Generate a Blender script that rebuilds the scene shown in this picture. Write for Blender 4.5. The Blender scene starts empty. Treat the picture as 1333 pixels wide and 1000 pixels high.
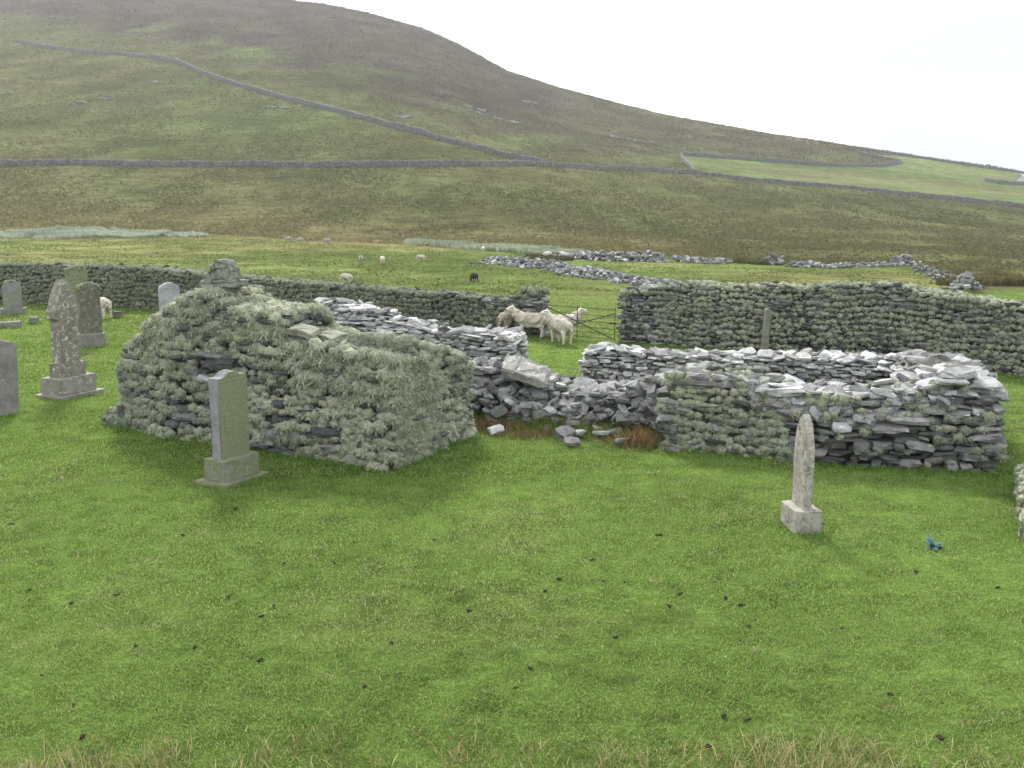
import bpy, bmesh, math
import numpy as np
from mathutils import Vector, Matrix
rng = np.random.default_rng(11)
PI = math.pi
R = math.radians
scene = bpy.context.scene
COL = scene.collection

# ------------------------------------------------------------------ camera model
F = 1337.0
TH = math.atan(249.0 / F)
CT, ST = math.cos(TH), math.sin(TH)
CH = 3.4
cam_d = bpy.data.cameras.new('camera'); cam = bpy.data.objects.new('camera', cam_d); COL.objects.link(cam)
cam.location = (0, 0, CH); cam.rotation_euler = (PI / 2 - TH, 0, 0)
cam_d.sensor_width = 36; cam_d.lens = 36 * F / 1333; cam_d.clip_end = 5000; cam_d.clip_start = 0.1
scene.camera = cam

def ray(px, py):
    a = (px - 666.5) / F; b = (500 - py) / F
    return np.array([a, CT + b * ST, -ST + b * CT])
def gp(px, py, z=0.0):
    d = ray(px, py); k = (z - CH) / d[2]
    return np.array([d[0] * k, d[1] * k, z])
def at(px, py, Y):
    d = ray(px, py); k = Y / d[1]
    return np.array([d[0] * k, Y, CH + d[2] * k])
def pix(x, y, z):
    fw = y * CT - (z - CH) * ST; up = y * ST + (z - CH) * CT
    return 666.5 + F * x / fw, 500 - F * up / fw

# ------------------------------------------------------------------ noise
def _h(ix, iy, s):
    n = (ix.astype(np.int64) * 374761393 + iy.astype(np.int64) * 668265263 + s * 1274126177) & 0x7fffffff
    n = ((n ^ (n >> 13)) * 1274126177) & 0x7fffffff
    return ((n ^ (n >> 16)) & 0xffff) / 65535.0
def vn(x, y, s=0):
    x = np.asarray(x, float); y = np.asarray(y, float)
    ix = np.floor(x); iy = np.floor(y); fx = x - ix; fy = y - iy
    fx = fx * fx * (3 - 2 * fx); fy = fy * fy * (3 - 2 * fy)
    a = _h(ix, iy, s); b = _h(ix + 1, iy, s); c = _h(ix, iy + 1, s); d = _h(ix + 1, iy + 1, s)
    return (a + (b - a) * fx) * (1 - fy) + (c + (d - c) * fx) * fy
def fbm(x, y, s=0, o=4):
    t = 0; w = 0; k = 1.0
    for i in range(o):
        t = t + vn(x / k, y / k, s + i) * k; w += k; k *= 0.5
    return t / w
def ss(a, b, x):
    t = np.clip((x - a) / (b - a), 0, 1); return t * t * (3 - 2 * t)

# ------------------------------------------------------------------ terrain
SKYX = [-500, -300, 0, 200, 380, 420, 480, 550, 600, 660, 720, 780, 850, 900, 1000, 1100, 1200, 1260, 1333, 1450, 1900]
SKYY = [-80, -60, -38, -20, 0, 4, 16, 36, 58, 91, 111, 127, 145, 155, 173, 188, 203, 212, 223, 238, 246]
DCX = [-300, 0, 400, 666, 900, 1100, 1333, 1600]; DCY = [800, 800, 700, 560, 500, 440, 420, 420]
P0X = [-300, 0, 400, 666, 900, 1100, 1333, 1600]; P0Y = [310, 310, 312, 312, 314, 318, 322, 324]
COLS = {-300: [(125, 310), (165, 268), (212, 216), (270, 168), (350, 112), (450, 60), (600, 10), (800, -60)],
        0: [(125, 310), (165, 268), (212, 217), (270, 170), (350, 117), (450, 67), (600, 25), (800, -38)],
        400: [(125, 312), (165, 270), (212, 219), (270, 165), (350, 112), (450, 70), (600, 25), (700, 2)],
        666: [(125, 312), (165, 272), (212, 224), (270, 198), (350, 166), (450, 128), (560, 94)],
        900: [(125, 314), (165, 284), (210, 250), (270, 226), (350, 199), (430, 173), (500, 155)],
        1100: [(125, 318), (165, 294), (210, 270), (270, 246), (350, 216), (400, 200), (440, 188)],
        1333: [(125, 322), (165, 303), (210, 286), (270, 267), (350, 243), (420, 223)],
        1600: [(125, 324), (165, 305), (210, 288), (270, 270), (350, 256), (420, 242)]}
TG = np.linspace(0, 1, 41)
ck = sorted(COLS); GT = []
for c in ck:
    kn = COLS[c]; dc = np.interp(c, DCX, DCY)
    t = np.array([math.log(k[0] / 125) / math.log(dc / 125) for k in kn])
    g = np.array([(k[1] - kn[0][1]) / (kn[-1][1] - kn[0][1]) for k in kn])
    v = np.interp(TG, t, g)
    for _ in range(3):
        w = v.copy(); w[1:-1] = (v[:-2] + 2 * v[1:-1] + v[2:]) / 4; v = w
    GT.append(v)
GT = np.array(GT)

def s_of_py(py):
    b = (500 - py) / F
    return (-ST + b * CT) / (CT + b * ST)
def terrain(x, y):
    x = np.asarray(x, float); y = np.asarray(y, float)
    und = 0.10 * (fbm(x * 0.12 + 7, y * 0.12, 3, 2) - 0.5) + 0.05 * (vn(x * 0.7, y * 0.7, 9) - 0.5)
    Y = np.maximum(y, 20.0)
    zz = np.where(Y > 50, -1.5, 0)
    # px as a function of x/y and slope: iterate twice
    a = x / Y
    px = 666.5 + F * a
    for _ in range(2):
        py0 = np.interp(px, P0X, P0Y)
        dc = np.interp(px, DCX, DCY)
        sky = np.interp(px, SKYX, SKYY)
        t = np.clip(np.log(np.maximum(Y, 125) / 125) / np.log(dc / 125), 0, 1)
        ti = t * 40; i0 = np.minimum(ti.astype(int), 39); f = ti - i0
        ci = np.clip(np.searchsorted(ck, px) - 1, 0, len(ck) - 2)
        cf = np.clip((px - np.take(ck, ci)) / (np.take(ck, ci + 1) - np.take(ck, ci)), 0, 1)
        cf = cf * cf * (3 - 2 * cf) * 0.5 + cf * 0.5
        g = (GT[ci, i0] * (1 - f) + GT[ci, i0 + 1] * f) * (1 - cf) + (GT[ci + 1, i0] * (1 - f) + GT[ci + 1, i0 + 1] * f) * cf
        py = py0 + (sky - py0) * g
        s = s_of_py(py)
        fw = CT - s * ST
        px = 666.5 + F * a / fw
    dcl = np.minimum(Y, dc)
    zh = CH + s * dcl
    over = np.maximum(Y - dc, 0)
    zh = zh - 0.0009 * over ** 2 - 0.02 * over
    z0 = CH + s_of_py(np.interp(px, P0X, P0Y)) * 125
    zf = -2.0 + (z0 + 2.0) * np.clip((Y - 58) / (125 - 58), 0, 1)
    near = ss(33, 60, Y)
    z = np.where(Y >= 125, zh, zf * near)
    rel = (fbm(x * 0.022, y * 0.022, 21, 3) - 0.5) * 1.6 * ss(120, 220, Y) * (1 - ss(0.80, 1.0, Y / dc)) * ss(-40, 30, (SKYY and 0) + (Y - 100))
    return z + und * (1 + 1.0 * ss(30, 80, Y)) + rel
def gz(x, y): return float(terrain(np.array([x]), np.array([y]))[0])
YS = np.exp(np.linspace(math.log(4), math.log(800), 3000))
def hit(px, py):
    d = ray(px, py); k = YS / d[1]
    zr = CH + d[2] * k; zt = terrain(d[0] * k, YS)
    i = np.argmax(zr < zt)
    if zr[i] >= zt[i]: i = len(YS) - 400
    return np.array([d[0] * k[i], YS[i], zt[i]])

# ------------------------------------------------------------------ object helpers
def tag(o, label=None, cat=None, group=None, kind=None):
    if label: o['label'] = label
    if cat: o['category'] = cat
    if group: o['group'] = group
    if kind: o['kind'] = kind
    return o
def empty(name, loc=(0, 0, 0), rz=0):
    o = bpy.data.objects.new(name, None); COL.objects.link(o)
    o.location = [float(v) for v in loc]; o.rotation_euler = (0, 0, rz); o.empty_display_size = 0.2
    return o
def put(name, me, mat, parent=None):
    o = bpy.data.objects.new(name, me); COL.objects.link(o)
    if mat is not None and not me.materials: me.materials.append(mat)
    if parent: o.parent = parent
    return o
def tris(name, V, T, col, mat, parent=None, smooth=False):
    V = np.ascontiguousarray(V, np.float32); T = np.ascontiguousarray(T, np.int32)
    me = bpy.data.meshes.new(name)
    n = len(T)
    k = T.shape[1]
    me.vertices.add(len(V)); me.vertices.foreach_set('co', V.ravel())
    me.loops.add(n * k); me.loops.foreach_set('vertex_index', T.ravel())
    me.polygons.add(n)
    me.polygons.foreach_set('loop_start', np.arange(0, n * k, k, dtype=np.int32))
    me.polygons.foreach_set('use_smooth', np.full(n, smooth))
    if col is not None:
        a = me.attributes.new('col', 'FLOAT_COLOR', 'POINT')
        c = np.ones((len(V), 4), np.float32); c[:, :3] = col
        a.data.foreach_set('color', c.ravel())
    me.update(calc_edges=True); me.validate()
    return put(name, me, mat, parent)
def rotz(a):
    a = np.asarray(a); c, s = np.cos(a), np.sin(a); z = np.zeros_like(c); o = np.ones_like(c)
    return np.stack([np.stack([c, -s, z], -1), np.stack([s, c, z], -1), np.stack([z, z, o], -1)], -2)
def rotx(a):
    a = np.asarray(a); c, s = np.cos(a), np.sin(a); z = np.zeros_like(c); o = np.ones_like(c)
    return np.stack([np.stack([o, z, z], -1), np.stack([z, c, -s], -1), np.stack([z, s, c], -1)], -2)
def roty(a):
    a = np.asarray(a); c, s = np.cos(a), np.sin(a); z = np.zeros_like(c); o = np.ones_like(c)
    return np.stack([np.stack([c, z, s], -1), np.stack([z, o, z], -1), np.stack([-s, z, c], -1)], -2)
class Acc:
    def __init__(s): s.V = []; s.T = []; s.C = []; s.n = 0
    def add(s, tv, tt, M, P, C):
        """instances of one template; C per instance colour (k,3) or (k,n,3)"""
        k = len(P)
        if k == 0: return
        V = np.einsum('kij,nj->kni', M, tv) + P[:, None, :]
        n = len(tv)
        T = tt[None] + (np.arange(k) * n)[:, None, None] + s.n
        C = np.asarray(C)
        if C.ndim == 2: C = np.repeat(C[:, None, :], n, 1)
        s.V.append(V.reshape(-1, 3)); s.T.append(T.reshape(-1, 3)); s.C.append(C.reshape(-1, 3)); s.n += k * n
    def raw(s, V, T, C):
        s.V.append(V); s.T.append(np.asarray(T) + s.n); s.C.append(C); s.n += len(V)
    def build(s, name, mat, parent=None, smooth=False):
        return tris(name, np.concatenate(s.V), np.concatenate(s.T), np.concatenate(s.C), mat, parent, smooth)
def tri_faces(bm):
    bmesh.ops.triangulate(bm, faces=bm.faces[:])
    bm.verts.ensure_lookup_table(); bm.verts.index_update()
    return np.array([v.co[:] for v in bm.verts]), np.array([[v.index for v in f.verts] for f in bm.faces])

# ------------------------------------------------------------------ materials
def newmat(name):
    m = bpy.data.materials.new(name); m.use_nodes = True
    nt = m.node_tree; nt.nodes.clear()
    return m, nt
class N:
    def __init__(s, nt): s.nt = nt
    def __call__(s, t, **k):
        n = s.nt.nodes.new(t)
        for a, v in k.items(): setattr(n, a, v)
        return n
    def link(s, a, b): s.nt.links.new(a, b)
    def noise(s, co, scale, detail=4, rough=0.6, dist=0.0):
        n = s('ShaderNodeTexNoise'); n.inputs['Scale'].default_value = scale; n.inputs['Detail'].default_value = detail
        n.inputs['Roughness'].default_value = rough; n.inputs['Distortion'].default_value = dist
        if co is not None: s.link(co, n.inputs['Vector'])
        return n.outputs['Fac']
    def ramp(s, x, a, b, va=0.0, vb=1.0):
        n = s('ShaderNodeMapRange'); n.interpolation_type = 'SMOOTHSTEP'
        s.link(x, n.inputs['Value'])
        for i, v in zip(('From Min', 'From Max', 'To Min', 'To Max'), (a, b, va, vb)): n.inputs[i].default_value = v
        return n.outputs['Result']
    def mix(s, f, a, b, mode='MIX'):
        n = s('ShaderNodeMix', data_type='RGBA', blend_type=mode)
        for sock, v in ((n.inputs[0], f), (n.inputs[6], a), (n.inputs[7], b)):
            if hasattr(v, 'is_output'): s.link(v, sock)
            elif isinstance(v, (int, float)): sock.default_value = v if sock.type == 'VALUE' else (v, v, v, 1)
            else: sock.default_value = (*v, 1)
        return n.outputs[2]
    def mul(s, c, f): # colour times scalar socket
        n = s('ShaderNodeVectorMath', operation='SCALE'); s.link(c, n.inputs[0])
        if hasattr(f, 'is_output'): s.link(f, n.inputs['Scale'])
        else: n.inputs['Scale'].default_value = f
        return n.outputs[0]
    def math(s, op, a, b):
        n = s('ShaderNodeMath', operation=op)
        for i, v in enumerate((a, b)):
            if hasattr(v, 'is_output'): s.link(v, n.inputs[i])
            else: n.inputs[i].default_value = v
        return n.outputs[0]
    def bsdf(s, color, rough=0.9, spec=0.15, bump=None, bstr=0.5, bdist=0.01):
        p = s('ShaderNodeBsdfPrincipled'); o = s('ShaderNodeOutputMaterial')
        if hasattr(color, 'is_output'): s.link(color, p.inputs['Base Color'])
        else: p.inputs['Base Color'].default_value = (*color, 1)
        p.inputs['Roughness'].default_value = rough; p.inputs['Specular IOR Level'].default_value = spec
        if bump is not None:
            b = s('ShaderNodeBump'); b.inputs['Strength'].default_value = bstr; b.inputs['Distance'].default_value = bdist
            s.link(bump, b.inputs['Height']); s.link(b.outputs[0], p.inputs['Normal'])
        s.link(p.outputs[0], o.inputs[0]); return p
    def pos(s): return s('ShaderNodeNewGeometry').outputs['Position']
    def obj(s): return s('ShaderNodeTexCoord').outputs['Object']
    def attr(s, name='col'):
        a = s('ShaderNodeAttribute'); a.attribute_name = name; return a.outputs['Color']
    def upz(s):
        g = s('ShaderNodeNewGeometry'); x = s('ShaderNodeSeparateXYZ'); s.link(g.outputs['Normal'], x.inputs[0]); return x.outputs['Z']

def mat_ground():
    m, nt = newmat('ground_cover'); n = N(nt); p = n.pos()
    c = n.attr('col')
    big = n.ramp(n.noise(p, 0.035, 5, 0.6), 0.3, 0.7, 0.74, 1.26)
    mid = n.ramp(n.noise(p, 0.35, 6, 0.65), 0.3, 0.7, 0.72, 1.28)
    fine = n.ramp(n.noise(p, 3.0, 6, 0.7), 0.3, 0.7, 0.62, 1.38)
    vf = n.ramp(n.noise(p, 40.0, 3, 0.7), 0.3, 0.7, 0.75, 1.25)
    c = n.mul(c, big); c = n.mul(c, mid); c = n.mul(c, fine); c = n.mul(c, vf)
    mpg = n('ShaderNodeMapping'); mpg.inputs['Scale'].default_value = (0.55, 1.0, 1.0); n.link(p, mpg.inputs[0])
    dk = n.ramp(n.noise(mpg.outputs[0], 0.55, 8, 0.75, 0.4), 0.53, 0.68, 1.0, 0.62); c = n.mul(c, dk)
    dk2 = n.ramp(n.noise(mpg.outputs[0], 0.09, 6, 0.7, 0.8), 0.50, 0.66, 1.0, 0.78); c = n.mul(c, dk2)
    lt = n.ramp(n.noise(mpg.outputs[0], 0.8, 7, 0.75, 0.3), 0.56, 0.70, 1.0, 1.5); c = n.mul(c, lt)
    straw = n.ramp(n.noise(p, 0.9, 6, 0.7, 0.6), 0.52, 0.72, 0, 0.45)
    c2 = n.mix(1.0, c, (1.3, 1.12, 1.0), 'MULTIPLY')
    c = n.mix(straw, c, c2)
    bm = n.math('ADD', n.noise(p, 2.2, 6, 0.7), n.math('MULTIPLY', n.noise(p, 30, 4, 0.7), 0.15))
    n.bsdf(c, 1.0, 0.0, bm, 1.0, 0.35)
    return m
def mat_leaf(name, trans=0.35):
    m, nt = newmat(name); n = N(nt); c = n.attr('col')
    d = n('ShaderNodeBsdfDiffuse'); t = n('ShaderNodeBsdfTranslucent'); mx = n('ShaderNodeMixShader'); o = n('ShaderNodeOutputMaterial')
    n.link(c, d.inputs[0]); n.link(c, t.inputs[0]); mx.inputs[0].default_value = trans
    n.link(d.outputs[0], mx.inputs[1]); n.link(t.outputs[0], mx.inputs[2]); n.link(mx.outputs[0], o.inputs[0])
    return m
def mat_stone(name='dry_stone', white=0.55, crust=(0.50, 0.51, 0.49)):
    m, nt = newmat(name); n = N(nt); p = n.pos(); c = n.attr('col')
    v = n.ramp(n.noise(p, 9, 6, 0.7), 0.3, 0.7, 0.65, 1.3)
    v2 = n.ramp(n.noise(p, 60, 4, 0.7), 0.3, 0.7, 0.75, 1.25)
    c = n.mul(n.mul(c, v), v2)
    brown = n.ramp(n.noise(p, 3.5, 4, 0.6, 1.0), 0.55, 0.75, 0, 0.35)
    c = n.mix(brown, c, (0.14, 0.115, 0.085))
    sp = n.ramp(n.noise(p, 22, 5, 0.75, 0.4), 0.60, 0.66, 0, 0.8)     # crust lichen blotches
    sp2 = n.ramp(n.noise(p, 6, 4, 0.7, 0.5), 0.47, 0.6, 0.0, 1.0)
    up = n.ramp(n.upz(), 0.3, 0.9, 0.25, 1.0)
    f = n.math('MULTIPLY', n.math('MULTIPLY', sp, sp2), n.math('MULTIPLY', up, white))
    c = n.mix(f, c, crust)
    h = n.math('ADD', n.noise(p, 45, 6, 0.75), n.noise(p, 9, 4, 0.6))
    n.bsdf(c, 0.92, 0.2, h, 0.7, 0.02)
    return m
def mat_lichen():
    m, nt = newmat('sea_ivory_lichen'); n = N(nt); p = n.pos(); c = n.attr('col')
    v = n.ramp(n.noise(p, 30, 5, 0.75), 0.3, 0.7, 0.7, 1.3)
    c = n.mul(c, v)
    d = n('ShaderNodeBsdfDiffuse'); t = n('ShaderNodeBsdfTranslucent'); mx = n('ShaderNodeMixShader'); o = n('ShaderNodeOutputMaterial')
    b = n('ShaderNodeBump'); b.inputs['Strength'].default_value = 0.8; b.inputs['Distance'].default_value = 0.02
    n.link(n.noise(p, 70, 4, 0.8), b.inputs['Height']); n.link(b.outputs[0], d.inputs['Normal'])
    n.link(c, d.inputs[0]); n.link(c, t.inputs[0]); mx.inputs[0].default_value = 0.15
    n.link(d.outputs[0], mx.inputs[1]); n.link(t.outputs[0], mx.inputs[2]); n.link(mx.outputs[0], o.inputs[0])
    return m
def mat_grave(name, base_, moss=(0.09, 0.105, 0.04), mossamt=0.3, white=0.2, brown=0.1, scale=1.0, bcol=(0.16, 0.10, 0.06), facemoss=None):
    m, nt = newmat(name); n = N(nt); p = n.obj(); base = tuple(0.76 * q for q in base_)
    v = n.ramp(n.noise(p, 7 * scale, 6, 0.7), 0.3, 0.7, 0.75, 1.25)
    v2 = n.ramp(n.noise(p, 90 * scale, 4, 0.7), 0.3, 0.7, 0.78, 1.22)
    c = n.mul(n.mul(n.mix(0.0, base, base), v), v2)
    bw = n.ramp(n.noise(p, 4 * scale, 5, 0.7, 0.7), 0.5, 0.7, 0, 1)
    c = n.mix(n.math('MULTIPLY', bw, brown), c, bcol)
    ms = n.ramp(n.noise(p, 11 * scale, 6, 0.75, 0.3), 0.60 - 0.4 * mossamt, 0.72 - 0.35 * mossamt, 0, 0.9)
    if facemoss is not None:     # moss grows on one face (object axis) and fades upward
        g = n('ShaderNodeTexCoord').outputs['Normal']; x = n('ShaderNodeSeparateXYZ'); n.link(g, x.inputs[0])
        fm = n.ramp(x.outputs[facemoss[0]], 0.5 * facemoss[1], 0.8 * facemoss[1], 0.0, 1.0)
        ms = n.math('MULTIPLY', ms, fm)
    mc = n.mix(n.ramp(n.noise(p, 40 * scale, 4, 0.8), 0.35, 0.65), tuple(0.7 * q for q in moss), tuple(1.35 * q for q in moss))
    c = n.mix(ms, c, mc)
    w = n.ramp(n.noise(p, 13 * scale, 5, 0.7, 0.6), 0.68 - 0.2 * white, 0.72 - 0.2 * white, 0, 0.9)
    c = n.mix(n.math('MULTIPLY', w, min(1, white * 3)), c, (0.42, 0.42, 0.40))
    n.bsdf(c, 0.9, 0.2, n.math('ADD', n.noise(p, 50, 6, 0.75), n.noise(p, 12, 4, 0.6)), 0.45, 0.012)
    return m
def mat_simple(name, c, rough=0.9, var=0.3, scale=12, bump=0.3, bdist=0.01, spec=0.15):
    m, nt = newmat(name); n = N(nt); p = n.obj()
    v = n.ramp(n.noise(p, scale, 6, 0.7), 0.3, 0.7, 1 - var, 1 + var)
    n.bsdf(n.mul(n.mix(0.0, c, c), v), rough, spec, n.noise(p, scale * 3, 5, 0.7), bump, bdist)
    return m
M_GROUND = mat_ground(); M_BLADE = mat_leaf('grass_blade', 0.45); M_DRY = mat_leaf('dry_stem', 0.2)
M_STONE = mat_stone('dry_stone', 0.36); M_STONE_DULL = mat_stone('weathered_stone', 0.35); M_LICHEN = mat_lichen()

# ------------------------------------------------------------------ ground sheet with land cover
def inpoly(px, py, poly):
    r = np.zeros(px.shape, bool); j = len(poly) - 1
    for i in range(len(poly)):
        xi, yi = poly[i]; xj, yj = poly[j]
        cnd = ((yi > py) != (yj > py)) & (px < (xj - xi) * (py - yi) / (yj - yi + 1e-9) + xi)
        r ^= cnd; j = i
    return r
PBX = [-400, 0, 270, 400, 560, 700, 950, 1000, 1195, 1240, 1290, 1333, 1600]
PBY = [306, 306, 306, 315, 322, 329, 338, 345, 346, 362, 384, 392, 420]
W1 = [(-560, 206), (-240, 210), (0, 215), (150, 216), (260, 217), (340, 216), (450, 217), (560, 217), (640, 217), (730, 218), (820, 221), (905, 226)]
W2 = [(20, 55), (60, 63), (110, 69), (180, 74), (230, 81), (265, 97), (300, 109), (345, 122), (400, 137), (450, 150), (510, 166), (560, 179), (620, 195), (680, 209), (716, 217)]
W3 = [(905, 226), (950, 233), (1010, 239), (1060, 243), (1120, 248), (1180, 255), (1250, 262), (1333, 270), (1480, 284)]
W4 = [(886, 203), (930, 206), (985, 210), (1040, 214), (1095, 218), (1150, 217), (1175, 213), (1145, 207), (1120, 202)]
W4b = [(886, 203), (893, 213), (905, 226)]
POLY = [(888, 203), (960, 208), (1060, 216), (1150, 217), (1180, 212), (1120, 201), (1190, 204), (1260, 214), (1340, 226), (1500, 242), (1500, 284), (1333, 269), (1180, 255), (1060, 243), (905, 225)]
def cover(x, y, z):
    px, py = pix(x, np.maximum(y, 2.0), z)
    n1 = fbm(x * 0.05, y * 0.05, 31, 4) - 0.5; n2 = fbm(x * 0.3, y * 0.3, 41, 4) - 0.5
    n3 = fbm(x * 0.012, y * 0.012, 51, 4) - 0.5
    def C(r, g, b): return np.array([r, g, b])
    lawn = C(0.105, 0.165, 0.036); field = C(0.104, 0.142, 0.043); fieldy = C(0.150, 0.16, 0.062)
    tan = C(0.120, 0.110, 0.052); olive = C(0.086, 0.088, 0.040); green = C(0.072, 0.084, 0.034)
    heath = C(0.053, 0.046, 0.034); grn2 = C(0.085, 0.110, 0.040)
    def L(a, b, t): return a + (b - a) * t[..., None]
    one = np.ones_like(x)
    c = L(field * one[..., None], fieldy, ss(0.0, 0.25, n1 + ss(80, 125, y) * 0.25))
    c = L(lawn * one[..., None], c, ss(22, 34, y))
    pb = np.interp(px, PBX, PBY)
    k = ss(3, -3, py - pb + n2 * 4) * (y > 45)
    ro = L(tan * one[..., None], olive, ss(8, 45, (pb - py) + n1 * 50 + 40 * ss(800, 1000, px)))
    ro = L(ro, green, ss(0.02, 0.2, n3 + n1 * 0.6) * ss(20, 60, pb - py))
    ro = L(ro, C(0.050, 0.052, 0.025), ss(0.05, 0.22, n1) * 0.35)
    # above the lower dyke
    w1 = np.interp(px, [p[0] for p in W1] + [1000, 1100, 1200, 1333], [p[1] for p in W1] + [238, 247, 257, 270])
    up = L(green * one[..., None], olive, ss(-0.1, 0.15, n3 + 0.8 * n1))
    w2 = np.interp(px, [p[0] for p in W2] + [900, 1333], [p[1] for p in W2] + [215, 230])
    d2 = w2 - py
    sky = np.interp(px, SKYX, SKYY)
    fr = np.where(w2 > sky + 5, d2 / np.maximum(w2 - sky, 5), 0)
    h = ss(0.12, 0.5, fr + n3 * 0.9 + n1 * 0.45)
    h = h * (0.55 + 0.45 * ss(1000, 500, px)) * (0.7 + 0.6 * vn(x * 0.03, y * 0.02, 57)); up = L(up, heath, np.clip(h, 0, 1) * (d2 > -60))
    up = L(up, grn2, ss(0.25, 0.35, n1 + n3 * 0.7) * ss(0.9, 0.3, fr) * 0.6)
    gp1 = np.exp(-(((px - 325) / 30) ** 2 + ((py - 70) / 7) ** 2)) + np.exp(-(((px - 278) / 14) ** 2 + ((py - 55) / 8) ** 2)) * 0.6
    up = L(up, grn2, np.clip(gp1 * 1.4 + n2 * 0.8 * (gp1 > .1), 0, 1))
    gp2 = np.exp(-(((px - 690) / 50) ** 2 + ((py - 185) / 8) ** 2)) + np.exp(-(((px - 400) / 90) ** 2 + ((py - 155) / 14) ** 2)) * 0.7
    up = L(up, grn2, np.clip(gp2 * 1.0 + n2 * 1.0 * (gp2 > .1), 0, 1) * 0.8)
    ro = L(ro, up, ss(2, -2, py - w1))
    ing = inpoly(px, py, POLY) & (y > 100)
    fg = L(C(0.100, 0.132, 0.050) * one[..., None], C(0.115, 0.12, 0.055), ss(-0.05, 0.2, n1 + n2 * 0.4))
    ro = np.where(ing[..., None], fg, ro)
    c = L(c, ro, k)
    return c
ay = np.concatenate([np.linspace(-14, 3.5, 12), np.exp(np.linspace(math.log(4), math.log(60), 190)), np.exp(np.linspace(math.log(60.6), math.log(1000), 330))])
aa = np.concatenate([np.linspace(-1.6, -0.62, 30)[:-1], np.linspace(-0.62, 0.62, 420), np.linspace(0.62, 1.6, 30)[1:]])
GX, GY = np.meshgrid(aa, ay)
GX = GX * (np.maximum(GY, 0) + 12 * np.exp(-np.maximum(GY, 0) / 20))
GZ = terrain(GX, GY)
nr, nc = GX.shape
V = np.stack([GX, GY, GZ], -1).reshape(-1, 3)
idx = np.arange(nr * nc).reshape(nr, nc)
Q = np.stack([idx[:-1, :-1], idx[:-1, 1:], idx[1:, 1:], idx[1:, :-1]], -1).reshape(-1, 4)
cv = cover(GX, GY, GZ).reshape(-1, 3)
g = tris('ground', V, Q, cv, M_GROUND, None, True); tag(g, 'grass covered ground rising to a moorland hill', 'ground', kind='structure')

# ------------------------------------------------------------------ stones and lichen templates
def stone_template(r):
    bm = bmesh.new(); bmesh.ops.create_cube(bm, size=1.0)
    bmesh.ops.subdivide_edges(bm, edges=bm.edges[:], cuts=1, use_grid_fill=True)
    sh = r.uniform(-0.12, 0.12, 2); tp = r.uniform(0.7, 1.0)
    for v in bm.verts:
        c = v.co; k = sum(abs(q) > 0.4 for q in c)
        f = {3: r.uniform(0.76, 0.95), 2: r.uniform(0.86, 1.02), 1: r.uniform(0.97, 1.08)}.get(k, 1)
        c.x *= f; c.y *= f; c.z *= (0.5 + 0.5 * f) if k < 2 else (0.25 + 0.75 * f)
        c.x += sh[0] * c.z + r.normal(0, 0.035); c.y += sh[1] * c.z + r.normal(0, 0.035); c.z += r.normal(0, 0.03)
        if c.x > 0.3: c.y *= tp; c.z *= (0.6 + 0.4 * tp)
    t = tri_faces(bm); bm.free(); return t
r0 = np.random.default_rng(5)
STONES = [stone_template(r0) for _ in range(14)]

def clump(r, n, w, sub, up=False, fringe=0.40):
    bm = bmesh.new(); bmesh.ops.create_icosphere(bm, subdivisions=sub, radius=0.8)
    ph = r.uniform(0, 6, 6)
    def lump(d): return 0.95 + 0.20 * math.sin(4 * d[0] + ph[0]) * math.sin(4 * d[2] + ph[1]) + 0.15 * math.sin(7 * d[1] + ph[2] + 3 * d[0]) + 0.12 * math.sin(9 * d[0] + ph[3]) * math.sin(8 * d[2] + ph[4])
    for v in bm.verts:
        k = lump(v.co.normalized()); v.co = v.co * k * r.uniform(0.94, 1.06)
    cv, ct = tri_faces(bm); bm.free()
    V = [c for c in cv]; T = [t for t in ct]; sh = list(np.full(len(cv), 0.82) + r.normal(0, 0.07, len(cv)))
    for i in range(n):
        while True:
            d = r.normal(size=3); d /= np.linalg.norm(d)
            if (up and d[2] > -0.25) or (not up and d[1] > -0.25): break
        p = d * 0.76 * lump(d); L = fringe * r.uniform(0.6, 1.3)
        g = d * 0.62 + np.array([0, 0, -0.75]) + r.normal(0, 0.28, 3); g /= np.linalg.norm(g)
        sd = np.cross(g, d + r.normal(0, 0.6, 3)); sd /= np.linalg.norm(sd) + 1e-9
        m = p + g * L * 0.55 + d * 0.05; e = p + g * L + np.array([0, 0, -0.14 * L])
        q = w * r.uniform(0.6, 1.3); b = len(V)
        V += [p + sd * q, p - sd * q, m + sd * q * 0.8, m - sd * q * 0.8, e]
        T += [(b, b + 1, b + 3), (b, b + 3, b + 2), (b + 2, b + 3, b + 4)]
        k = r.uniform(0.78, 1.25); sh += [k * .9, k * .9, k, k, k * 1.1]
    return np.array(V), np.array(T), np.clip(np.array(sh), 0.5, 1.5)
CL_NEAR = [clump(r0, 130, 0.04, 2) for _ in range(6)]
CL_TOP = [clump(r0, 140, 0.04, 2, True) for _ in range(5)]
CL_FAR = [clump(r0, 26, 0.09, 1) for _ in range(5)]
CL_FART = [clump(r0, 28, 0.09, 1, True) for _ in range(4)]

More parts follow.
